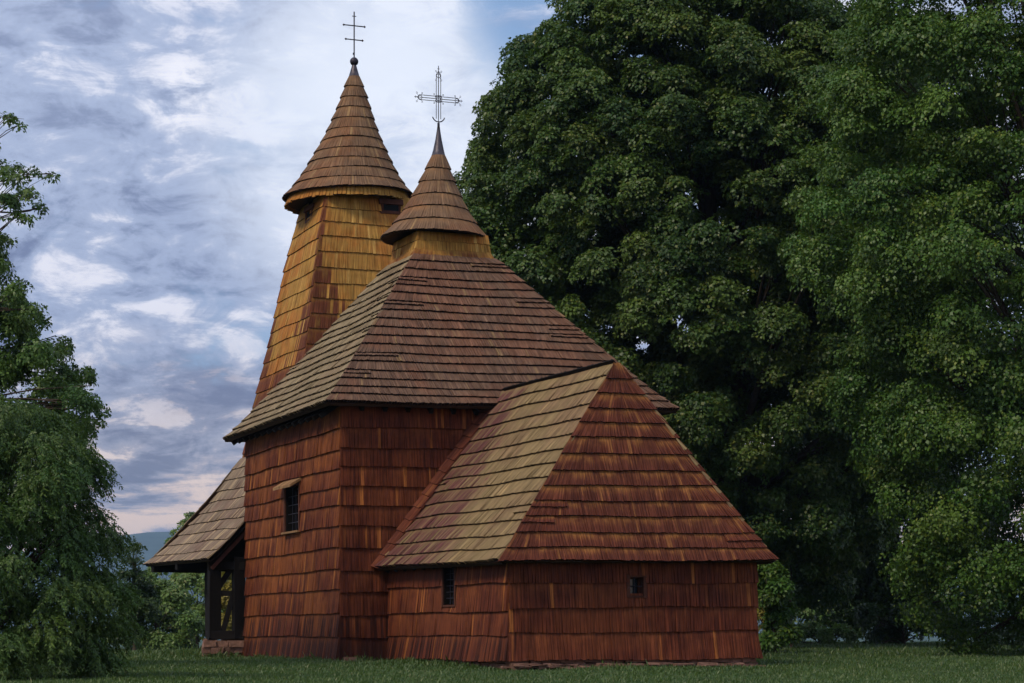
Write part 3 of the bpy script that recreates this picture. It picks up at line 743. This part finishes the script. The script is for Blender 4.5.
# ------------------------------------------------------------------ vegetation
def leaf_mat(name, dark, light, yellow=None, transl=.3):
    m, N = new_mat(name)
    out = N.n('ShaderNodeOutputMaterial'); b = N.n('ShaderNodeBsdfPrincipled')
    at = N.n('ShaderNodeAttribute', attribute_name='tone'); sep = N.n('ShaderNodeSeparateColor'); N.put(sep, 0, at.outputs['Color'])
    col = N.mix(sep.outputs[0], c4(dark), c4(light))
    if yellow: col = N.mix(N.ramp(sep.outputs[1], .8, 1.0), col, c4(yellow))
    hs = N.n('ShaderNodeHueSaturation'); N.put(hs, 'Color', col); N.put(hs, 'Hue', N.ramp(sep.outputs[2], 0, 1, .525, .488, False)); N.put(hs, 'Value', N.ramp(sep.outputs[2], 0, 1, .85, 1.15, False)); col = hs.outputs[0]
    N.put(b, 'Base Color', col); b.inputs['Roughness'].default_value = .45; b.inputs['Specular IOR Level'].default_value = .4
    tr = N.n('ShaderNodeBsdfTranslucent'); N.put(tr, 0, N.mix(.4, col, (.12, .2, .02, 1)))
    mx = N.n('ShaderNodeMixShader'); mx.inputs[0].default_value = transl
    N.t.links.new(b.outputs[0], mx.inputs[1]); N.t.links.new(tr.outputs[0], mx.inputs[2]); N.t.links.new(mx.outputs[0], out.inputs[0])
    return m
ML = {'maple': leaf_mat('maple leaves', (.032, .070, .013), (.110, .180, .030), (.15, .17, .03)),
      'lime': leaf_mat('fresh green leaves', (.040, .088, .013), (.112, .205, .028), (.17, .22, .03)),
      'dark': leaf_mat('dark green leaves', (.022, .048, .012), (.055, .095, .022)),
      'plume': leaf_mat('dark plumed leaves', (.042, .090, .018), (.125, .205, .036)),
      'shrub': leaf_mat('grey green shrub leaves', (.09, .16, .040), (.22, .32, .085), (.22, .23, .08)),
      'yellow': leaf_mat('yellowing leaves', (.20, .17, .03), (.34, .27, .045)),
      'grass': leaf_mat('grass blades', (.042, .088, .020), (.092, .150, .034), (.14, .15, .05), .2)}
M['bark'] = plain_mat('grey brown bark', (.06, .045, .035), .95, var=.5, scale=6, stretch=(3, 3, .6), bump=.9)

def leaves_mesh(P, D, Nn, ln, wd, tone):
    """P base points, D directions, Nn normals -> kite leaves"""
    S = np.cross(D, Nn); S /= np.linalg.norm(S, axis=1, keepdims=True) + 1e-9
    Nn = np.cross(S, D)
    ln = ln[:, None]; wd = wd[:, None]
    v0 = P; v1 = P + D * ln * .45 + S * wd * .5 + Nn * wd * .12; v2 = P + D * ln - Nn * ln * .12; v3 = P + D * ln * .45 - S * wd * .5 + Nn * wd * .12
    V = np.stack([v0, v1, v2, v3], 1).reshape(-1, 3)
    F = np.arange(len(P) * 4).reshape(-1, 4)
    A = np.repeat(tone, 4, axis=0)
    return V, F, A

def unit(v): return v / (np.linalg.norm(v, axis=-1, keepdims=True) + 1e-9)

def foliage(seed, boughs, spray_n, leaf_n, leaf, spray_r, droop=.5, aspect=.75, upb=.5, flat=.55, feather=False, toneb=.5, dens_back=.35):
    """boughs: array (n,4) centre+radius, plus crown centre per bough (n,3)"""
    rg = np.random.default_rng(seed)
    bc, br, cc = boughs
    nb = len(bc)
    cnt = np.maximum(3, (spray_n * (br / br.mean()) ** 2).astype(int))
    out = unit(bc - cc + 1e-3)
    back = (out[:, 1] > .35); cnt[back] = (cnt[back] * dens_back).astype(int) + 2
    idx = np.repeat(np.arange(nb), cnt); n = len(idx)
    d = unit(rg.normal(size=(n, 3)) + out[idx] * .9 + np.array([0, -.15, .35]))
    rad = br[idx] * rg.uniform(.35, 1.05, n) ** .7
    sp = bc[idx] + d * rad[:, None] * np.array([1, 1, .72])
    sn = unit(d * .75 + out[idx] * .4 + np.array([0, 0, upb]) + rg.normal(size=(n, 3)) * .35)
    bt = rg.normal(size=nb) * .20; st = rg.normal(size=n) * .13
    # leaves
    j = np.repeat(np.arange(n), leaf_n); m = len(j)
    t1 = unit(np.cross(sn, rg.normal(size=(n, 3)))); t2 = np.cross(sn, t1)
    if feather:
        ax = unit(d * np.array([1, 1, .3]) + np.array([0, 0, -droop]) + rg.normal(size=(n, 3)) * .25)
        u = rg.uniform(0, 1, m); side = np.where(rg.random(m) < .5, -1, 1)
        sd = unit(np.cross(ax, sn))
        pos = sp[j] + ax[j] * (u * spray_r * 1.6)[:, None] + np.array([0, 0, -1]) * (u ** 2 * spray_r * .4 * droop)[:, None]
        ld = unit(ax[j] * .8 + sd[j] * side[:, None] * .8 + rg.normal(size=(m, 3)) * .3 + np.array([0, 0, -.3]))
        ln_ = unit(sn[j] + rg.normal(size=(m, 3)) * .5)
    else:
        ang = rg.uniform(0, 2 * np.pi, m); rr = np.sqrt(rg.uniform(.02, 1, m)) * spray_r
        radv = t1[j] * np.cos(ang)[:, None] + t2[j] * np.sin(ang)[:, None]
        pos = sp[j] + radv * rr[:, None] * .8 - sn[j] * (rr ** 2 / spray_r * .45)[:, None] + np.array([0, 0, -1]) * (rr * droop * .4)[:, None]
        ld = unit(radv + np.array([0, 0, -droop]) + rg.normal(size=(m, 3)) * .35)
        ln_ = unit(sn[j] + radv * .35 + rg.normal(size=(m, 3)) * .4)
    L = leaf * rg.uniform(.65, 1.25, m)
    tone = np.clip(toneb + bt[idx][j] + st[j] + rg.normal(size=m) * .14, 0, 1)
    hue = np.clip(.5 + rg.normal(size=nb)[idx][j] * .22 + rg.normal(size=n)[j] * .12 + rg.normal(size=m) * .12, 0, 1)
    A = np.stack([tone, rg.random(m), hue, np.ones(m)], 1)
    L = L * rg.uniform(.8, 1.2, n)[j]
    return leaves_mesh(pos, ld, ln_, L, L * aspect, A)

def ell_boughs(seed, c, r, n, br, jit=.12, inner=.25, lo=-1, shape=None, gaps=()):
    """boughs over an egg-shaped crown; shape(zn) scales the radius at normalised height"""
    rg = np.random.default_rng(seed)
    c = np.array(c, float); r = np.array(r, float)
    k = np.arange(n) + .5; ph = np.arccos(1 - 2 * k / n); th = np.pi * (1 + 5 ** .5) * k
    u = np.stack([np.cos(th) * np.sin(ph), np.sin(th) * np.sin(ph), np.cos(ph)], 1) + rg.normal(size=(n, 3)) * .05
    u = unit(u)
    f = 1 - np.abs(rg.normal(size=n)) * jit
    ni = int(n * inner); idx = rg.integers(0, n, ni)
    u = np.concatenate([u, u[idx] + rg.normal(size=(ni, 3)) * .1]); f = np.concatenate([f, rg.uniform(.3, .8, ni)])
    if shape is not None: f = f * np.array([shape(z) for z in u[:, 2]])
    R_ = br * rg.uniform(.65, 1.35, len(u))
    P = c + u * f[:, None] * (r - br * .6)
    keep = P[:, 2] > lo
    for (gx, gy, gz, gr) in gaps: keep &= np.linalg.norm((P - np.array([gx, gy, gz])) * np.array([1, .25, 1]), axis=1) > gr
    return P[keep], R_[keep], np.tile(c * np.array([1, 1, 1]) + np.array([0, 0, -r[2] * .25]), (keep.sum(), 1))

def tree(name, label, cat, base, boughs, matk, trunk_r, seed, group=None, limbs=26, att=(.45, .8), **kw):
    t = thing(name, label, cat, base, 0, group)
    b0 = Vector(base); P, Rr, cc = boughs
    V, F, A = foliage(seed, boughs, **kw)
    V = V - np.array(base)
    g = None
    zmin = gh(base[0], base[1]) - base[2]
    V[:, 2] = np.maximum(V[:, 2], zmin + .02 + (V[:, 2] - np.floor(V[:, 2])) * .05)
    mesh_np('crown', V, F, ML[matk], t, A)
    rng = random.Random(seed); mb = MB()
    cz_ = float(P[:, 2].max()); cx_, cy_ = float(P[:, 0].mean()), float(P[:, 1].mean())
    H = (cz_ - b0.z) * .88; pts = []; rad = []
    for k in range(9):
        q = k / 8; pts.append(V3((0 + (cx_ - b0.x) * q ** 1.5 + rng.uniform(-.08, .08) * H * .05, (cy_ - b0.y) * q ** 1.5, -.2 + H * q)))
        rad.append(trunk_r * (1.35 if k == 0 else 1) * (1 - q) ** .8 + .02)
    mb.tube(pts, rad, 12)
    order = sorted(range(len(P)), key=lambda i: rng.random())[:limbs]
    for i in order:
        e_ = V3(P[i]) - b0; q = min(.9, max(.12, (e_.z / H) * rng.uniform(*att))); k = q * 8; k0 = int(k); s_ = pts[k0].lerp(pts[min(8, k0 + 1)], k - k0)
        r0 = max(.02, trunk_r * (1 - q) * .42)
        mid = s_.lerp(e_, .5) + V3((rng.uniform(-.3, .3), rng.uniform(-.3, .3), rng.uniform(0, .5))) * (e_ - s_).length * .12
        mb.tube([s_, s_.lerp(mid, .5) + V3((0, 0, .05)), mid, mid.lerp(e_, .6), e_], [r0, r0 * .8, r0 * .6, r0 * .35, r0 * .15], 7)
        for _ in range(2):
            e2 = e_ + V3((rng.uniform(-1, 1), rng.uniform(-1, 1), rng.uniform(-.4, .8))) * float(Rr[i]) * .8
            mb.tube([mid, mid.lerp(e2, .5) + V3((0, 0, .06)), e2], [r0 * .4, r0 * .25, .008], 5)
    mb.build('trunk', [M['bark']], t, smooth=True)
    return t

def px(p, y, Y): return ((p - 512) / 2200 * Y, Y, .58 + (632 - y) / 2200 * Y)

# big maple-like tree behind the church
Y = 66
c = px(707, 262, Y)
bo = ell_boughs(1, (c[0], Y, c[2]), (8.2, 6.3, 11.3), 760, .78, .10, .75, lo=1.1, shape=lambda z: 1 - .12 * max(0, z), gaps=((px(693, 240, Y)[0], Y - 5, px(0, 240, Y)[2], .1), (px(790, 42, Y)[0], Y, px(0, 42, Y)[2], .6), (px(880, 165, Y)[0], Y - 3, px(0, 165, Y)[2], .8)))
tree('deciduous_tree', 'huge dense dark green broadleaf tree rising behind the church roof', 'tree', (c[0] + .5, Y, gh(c[0], Y)), bo, 'maple', .55, 101, limbs=90, spray_n=46, leaf_n=27, leaf=.105, spray_r=.23, dens_back=.5, droop=.35, upb=.8, toneb=.42)
# second tree behind, dark, fills the right middle
Y = 76
c = px(890, 320, Y)
bo = ell_boughs(2, (c[0], Y, c[2]), (5.2, 5.0, 11.5), 260, 1.15, .12, .6, lo=.7)
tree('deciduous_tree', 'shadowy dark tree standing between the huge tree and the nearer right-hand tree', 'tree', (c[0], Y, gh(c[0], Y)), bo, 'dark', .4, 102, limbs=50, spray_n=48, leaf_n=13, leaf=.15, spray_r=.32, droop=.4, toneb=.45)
# nearer fresh green tree on the right
Y = 54
c = px(1030, 235, Y)
bo = ell_boughs(3, (c[0], Y, c[2]), (6.0, 4.6, 11.6), 520, .78, .16, .45, lo=.2, shape=lambda z: 1 - .17 * sstep(0, .3, -z) + .25 * sstep(.75, 1, -z), gaps=((px(985, 265, Y)[0], Y, px(0, 265, Y)[2], .85), (px(1015, 330, Y)[0], Y, px(0, 330, Y)[2], .75), (px(1012, 420, Y)[0], Y, px(0, 420, Y)[2], .6), (px(1000, 520, Y)[0], Y, px(0, 520, Y)[2], .5)))
tree('deciduous_tree', 'fresh green tree with low drooping boughs at the right edge of the lawn', 'tree', (c[0] + 1.6, Y, gh(c[0], Y)), bo, 'lime', .38, 103, limbs=80, spray_n=54, leaf_n=17, leaf=.088, spray_r=.26, droop=.6, upb=.7, toneb=.5)

# left: tall loose tree and the bushy plumed one in front of it
Y = 40
P = []; rr = []
spec = [(8, 118, 8), (20, 122, 4), (-25, 140, 30), (12, 176, 16), (36, 170, 10), (28, 196, 13), (5, 200, 18), (-2, 243, 14), (2, 258, 10), (-8, 160, 14), (40, 203, 9), (52, 176, 3), (-10, 265, 20), (8, 290, 18), (22, 282, 10), (-40, 220, 34), (-20, 310, 40), (5, 320, 26), (35, 350, 24), (15, 300, 18), (20, 215, 12), (40, 385, 26), (70, 390, 20),
        (20, 330, 28), (38, 315, 14), (50, 345, 20), (20, 370, 34), (60, 372, 22), (85, 378, 15), (92, 400, 14), (60, 405, 26), (20, 420, 40), (75, 425, 22), (97, 420, 8), (-20, 380, 50), (-30, 440, 60), (40, 440, 40), (-60, 300, 60), (-90, 180, 60), (-100, 400, 60),
        (-150, 120, 60), (-170, 230, 70), (-160, 350, 70), (-210, 300, 70), (-200, 180, 60), (-130, 60, 50), (-220, 400, 60), (-260, 250, 60)]
rg = np.random.default_rng(9)
for (x_, y_, r_) in spec:
    for q in range(3 if r_ > 12 else 2):
        w_ = px(x_ + rg.normal() * r_ * .3, y_ + rg.normal() * r_ * .25, Y + rg.uniform(-1.6, 1.6)); P.append(w_); rr.append(r_ / 2200 * Y * rg.uniform(.6, .95))
P = np.array(P); rr = np.array(rr); cen = np.array(px(-140, 330, Y))
lt = tree('deciduous_tree', 'tall loose-branched tree at the left edge with a twiggy side branch high against the sky', 'tree', (cen[0], Y, gh(cen[0], Y)), (P, rr, np.tile(cen, (len(P), 1))), 'plume', .22, 104, limbs=60, att=(.84, 1.02), spray_n=75, leaf_n=12, leaf=.07, spray_r=.14, droop=.6, aspect=.6, toneb=.5, dens_back=.8)
mb = MB(); o_ = V3(lt.location)
def bp(x_, y_, dy=0): return V3(px(x_, y_, Y + dy)) - o_
for pts, r0 in (([bp(-150, 260), bp(-80, 230), bp(-30, 215), bp(0, 212), (bp(16, 213)), bp(30, 211), bp(46, 204)], .03), ([bp(-8, 213), bp(3, 217), bp(9, 228)], .010), ([bp(0, 212), bp(18, 200), bp(30, 186), bp(48, 176)], .011), ([bp(-30, 215), bp(0, 190), bp(14, 172)], .012), ([bp(-80, 150), bp(-30, 125), bp(0, 117), bp(24, 119)], .014)):
    mb.tube(pts, [r0 * (1 - .8 * k / (len(pts) - 1)) for k in range(len(pts))], 6)
mb.build('branch', [M['bark']], lt, smooth=True)
Y = 33
P = []; rr = []
def edge_x(y):  # right outline of the bush, pixels
    tab = [(395, 20), (425, 60), (450, 96), (470, 112), (500, 116), (530, 112), (560, 120), (600, 128), (640, 130), (672, 118)]
    for (ya, xa), (yb, xb) in zip(tab, tab[1:]):
        if y <= yb: return xa + (xb - xa) * (y - ya) / (yb - ya)
    return tab[-1][1]
rg = np.random.default_rng(10)
for k in range(290):
    y_ = rg.uniform(402, 668); ex = edge_x(y_); cx_ = -15; wdt = ex - cx_
    an = rg.uniform(-np.pi, np.pi); f = rg.uniform(.55, .88) if rg.random() < .8 else rg.uniform(.1, .6)
    xx = cx_ + math.sin(an) * wdt * f; yy = Y - math.cos(an) * wdt * f / 2200 * Y * .9
    w_ = px(xx, y_, Y); P.append((w_[0], yy, w_[2])); rr.append(rg.uniform(16, 30) / 2200 * Y)
P = np.array(P); rr = np.array(rr); cc = P.copy(); cc[:, 0] = px(-15, 0, Y)[0]; cc[:, 1] = Y; cc[:, 2] -= .3
tree('bushy_tree', 'dense bushy tree with drooping feathery sprays reaching the ground at the left', 'tree', (px(-15, 0, Y)[0], Y, gh(-7, Y)), (P, rr, cc), 'plume', .16, 105, limbs=50, spray_n=60, leaf_n=22, leaf=.06, spray_r=.17, droop=.8, aspect=.34, feather=True, toneb=.45, dens_back=.5)

def blob_bush(label, items, Y, matk, seed, cat='shrub', name='shrub', leaf=.13, spray_n=40, leaf_n=9, spray_r=.25, group=None, aspect=.6, toneb=.5, trunk=.05, fe=False, depth=.8):
    rg = np.random.default_rng(seed); P = []; rr = []
    for (x_, y_, r_) in items:
        for q in range(2):
            P.append(px(x_ + rg.normal() * r_ * .2, y_ + rg.normal() * r_ * .2, Y + rg.uniform(-depth, depth))); rr.append(r_ / 2200 * Y * rg.uniform(.75, 1.05))
    P = np.array(P); rr = np.array(rr); cen = P.mean(0); cen[2] = P[:, 2].min() * .6
    z = gh(cen[0], Y)
    return tree(name, label, cat, (float(cen[0]), Y, z), (P, rr, np.tile(cen, (len(P), 1))), matk, trunk, seed, group, limbs=min(14, len(P)), spray_n=int(spray_n * 2.4), leaf_n=leaf_n, leaf=leaf, spray_r=spray_r, droop=.3, aspect=aspect, toneb=toneb, dens_back=.7, feather=fe)

G = 'shrubs along the far edge of the lawn'
blob_bush('rounded grey-green shrub behind the porch post', [(195, 615, 16), (180, 600, 18), (205, 590, 15), (190, 640, 16), (212, 632, 14), (225, 610, 14), (200, 575, 9), (160, 585, 14), (215, 595, 12), (215, 575, 10), (185, 580, 12), (170, 600, 14)], 84, 'shrub', 201, group=G)
blob_bush('broad pale shrub between the bushy tree and the porch', [(150, 600, 18), (135, 615, 18), (165, 620, 18), (150, 636, 16), (175, 638, 14), (120, 632, 16), (140, 645, 14), (160, 645, 12), (185, 645, 12), (130, 600, 14), (160, 588, 12), (175, 600, 14), (190, 625, 14), (145, 580, 9)], 80, 'shrub', 202, group=G)
blob_bush('dark tall shrub with pointed top next to the mountain', [(132, 560, 5), (133, 575, 8), (134, 592, 12), (140, 608, 13), (128, 625, 14), (137, 545, 3), (133, 548, 3)], 76, 'dark', 203, group=G, fe=True, leaf=.10)
blob_bush('young tree with pale yellowish tips peeping over the porch roof', [(166, 552, 7), (173, 540, 5), (176, 531, 3), (185, 522, 4), (192, 515, 4), (160, 565, 9), (180, 575, 12), (188, 545, 8), (205, 560, 12)], 92, 'shrub', 204, cat='tree', name='young_tree', leaf=.14, spray_n=16, toneb=.7)
blob_bush('yellow-leaved shrub seen through the porch braces', [(225, 600, 12), (232, 585, 10), (238, 615, 12), (222, 625, 10), (240, 635, 10), (228, 572, 8), (235, 645, 8)], 72, 'yellow', 205, leaf=.12, depth=.4)
blob_bush('shrub with orange-yellow leaves close behind the chancel corner', [(764, 628, 7), (762, 603, 7), (768, 637, 6), (759, 615, 7), (766, 612, 5)], 60, 'yellow', 206, leaf=.075, spray_n=7, spray_r=.3)
blob_bush('light green leafy shrub beside the chancel corner', [(765, 575, 10), (778, 585, 11), (770, 600, 10), (785, 605, 9), (762, 560, 7), (775, 625, 9), (790, 630, 8), (772, 568, 9), (780, 615, 10), (768, 640, 9)], 58.5, 'lime', 207, group=G, leaf=.12)
blob_bush('low weedy shrub at the foot of the slender trunk', [(800, 632, 8), (812, 628, 8), (826, 634, 8), (838, 630, 7), (850, 636, 7), (790, 640, 6)], 72, 'shrub', 208, group=G, leaf=.10, spray_n=24)
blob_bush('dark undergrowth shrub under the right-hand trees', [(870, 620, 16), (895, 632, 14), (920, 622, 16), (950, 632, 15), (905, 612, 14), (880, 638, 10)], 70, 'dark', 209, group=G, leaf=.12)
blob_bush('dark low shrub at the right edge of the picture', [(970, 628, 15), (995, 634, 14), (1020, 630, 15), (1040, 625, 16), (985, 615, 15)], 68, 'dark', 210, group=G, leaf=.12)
blob_bush('broad grey-green thicket far behind the slender trunk', [(790, 610, 18), (815, 600, 20), (840, 612, 20), (860, 598, 20), (880, 615, 20), (800, 590, 14), (825, 625, 16), (855, 628, 16), (775, 620, 14), (830, 585, 22), (860, 575, 22), (800, 570, 18), (880, 590, 20), (805, 606, 22), (820, 614, 22), (845, 604, 24), (790, 600, 18), (860, 618, 20), (830, 565, 18), (870, 555, 18)], 90, 'shrub', 211, group=G, leaf=.15, spray_n=44, toneb=.2)
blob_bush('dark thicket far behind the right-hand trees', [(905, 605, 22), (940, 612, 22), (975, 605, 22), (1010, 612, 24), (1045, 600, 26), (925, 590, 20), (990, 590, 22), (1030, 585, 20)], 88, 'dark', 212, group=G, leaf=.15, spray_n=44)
# slender bare trunk under the big tree
t = thing('sapling', 'slender bare-stemmed sapling on the lawn right of the chancel', 'tree', (px(791, 0, 64)[0], 64, gh(8, 64)))
mb = MB(); mb.tube([(.02, 0, -.1), (0, 0, .6), (-.03, 0, 1.3), (.0, 0, 2.2), (.05, 0, 3.0)], [.05, .042, .038, .03, .02], 8)
for k in range(6): mb.tube([(0, 0, 1.6 + k * .2), (.25 * math.cos(k * 2), .25 * math.sin(k * 2), 2.0 + k * .2)], [.012, .005], 5)
mb.build('trunk', [M['bark']], t)
P = np.array([(px(791, 0, 64)[0] + math.cos(k * 2.1) * .4, 64 + math.sin(k * 2.1) * .4, 2.4 + k * .22) for k in range(7)])
V, F, A = foliage(55, (P, np.full(7, .4), np.tile(P.mean(0), (7, 1))), spray_n=22, leaf_n=8, leaf=.11, spray_r=.2, dens_back=1)
mesh_np('crown', V - np.array(t.location), F, ML['maple'], t, A)

# ------------------------------------------------------------------ haze (air)
def haze():
    m = bpy.data.materials.new('haze'); m.use_nodes = True; N = NT(m.node_tree); o = N.n('ShaderNodeOutputMaterial')
    v = N.n('ShaderNodeVolumePrincipled'); v.inputs['Color'].default_value = (.42, .66, 1, 1); v.inputs['Density'].default_value = 1.1e-4
    v.inputs['Anisotropy'].default_value = .1
    N.t.links.new(v.outputs[0], o.inputs['Volume'])
    mb = MB(); mb.box((0, 5900, 180), (18100, 12500, 390)); ob = mb.build('haze', [m]); ob['kind'] = 'stuff'; ob['label'] = 'thin blue air between the church and the far mountains'; ob['category'] = 'haze'
haze()

# ------------------------------------------------------------------ grass
def grass():
    rg = np.random.default_rng(77); Ps = []; Hs_ = []
    for (ya, yb, dens, h) in ((21, 27, 1100, .035), (27, 34, 850, .038), (34, 42, 520, .042), (42, 54, 300, .05), (54, 82, 120, .07)):
        w_ = yb * .29; n = int(dens * (yb - ya) * 2 * w_)
        x = rg.uniform(-w_, w_, n); y = rg.uniform(ya, yb, n)
        Ps.append(np.stack([x, y], 1)); Hs_.append(h * rg.uniform(.5, 1.5, n))
    # taller growth against the walls
    ca, sa = math.cos(ROT), math.sin(ROT)
    for (p, q, n, h) in (((-.18, -.2), (-.18, 7.6), 1300, .065), ((CA0 - .2, -.1), (CA0 - .2, CB), 1100, .06), ((CA0, CB - .22), (CA1 + .2, CB - .22), 700, .05), ((0, -.18), (CA0, -.18), 300, .07), ((-1.2, 7.4), (0, 7.3), 300, .10), ((-1.2, 7.5), (-1.2, 14), 900, .12)):
        t = rg.random(n); a = p[0] + (q[0] - p[0]) * t + rg.normal(size=n) * .07; b = p[1] + (q[1] - p[1]) * t + rg.normal(size=n) * .07
        keep = ~((a > CA0 - .05) & (b > CB - .1) & (a < CA1)) if True else None
        a, b = a[keep], b[keep]
        Ps.append(np.stack([X0 + a * ca - b * sa, Y0 + a * sa + b * ca], 1)); Hs_.append(h * rg.uniform(.3, 1.6, len(a)) ** 1.3)
    P2 = np.concatenate(Ps); h = np.concatenate(Hs_)
    # nothing grows inside the church
    dx, dy = P2[:, 0] - X0, P2[:, 1] - Y0; a = dx * ca + dy * sa; b = -dx * sa + dy * ca
    inside = ((a > .05) & (a < NW) & (b > .05) & (b < NL)) | ((a > CA0 + .02) & (a < CA1) & (b > CB + .02) & (b < .1))
    P2, h = P2[~inside], h[~inside]
    n = len(P2)
    f1 = np.sin(P2[:, 0] * 1.7 + np.sin(P2[:, 1] * .9) * 2) * np.sin(P2[:, 1] * .8 + 1); f2 = np.sin(P2[:, 0] * 4.3 + P2[:, 1] * 1.3) * np.sin(P2[:, 1] * 2.9)
    h = h * (1 + .3 * f1 + .25 * f2) * np.where(rg.random(n) < .02, 1.9, 1)
    z = np.array([gh(x, y) for x, y in P2])
    an = rg.uniform(0, 2 * np.pi, n); lean = rg.uniform(.1, .7, n)
    B = np.stack([P2[:, 0], P2[:, 1], z - .005], 1)
    side = np.stack([np.cos(an), np.sin(an), np.zeros(n)], 1); fw = np.stack([-np.sin(an), np.cos(an), np.zeros(n)], 1) * rg.choice([-1, 1], n)[:, None]
    wd = (.0045 + P2[:, 1] * .00010)[:, None]
    up = np.array([0, 0, 1])
    mid = B + up * (h * .6)[:, None] + fw * (h * lean * .3)[:, None]; tip = B + up * h[:, None] + fw * (h * lean)[:, None]
    V = np.stack([B - side * wd, B + side * wd, mid + side * wd * .8, tip], 1); 
    V = V.reshape(-1, 3); F = np.arange(n * 4).reshape(-1, 4)
    tone = np.clip(.45 + .18 * f1 + .1 * f2 + rg.normal(size=n) * .18, 0, 1)
    A = np.repeat(np.stack([tone, rg.random(n) ** .6 * .95, np.clip(.5 + .2 * f2 + rg.normal(size=n) * .15, 0, 1), np.ones(n)], 1), 4, axis=0)
    o = mesh_np('grass', V, F, ML['grass'], None, A); o['label'] = 'short mown grass of the lawn round the church'; o['category'] = 'grass'; o['kind'] = 'stuff'
grass()
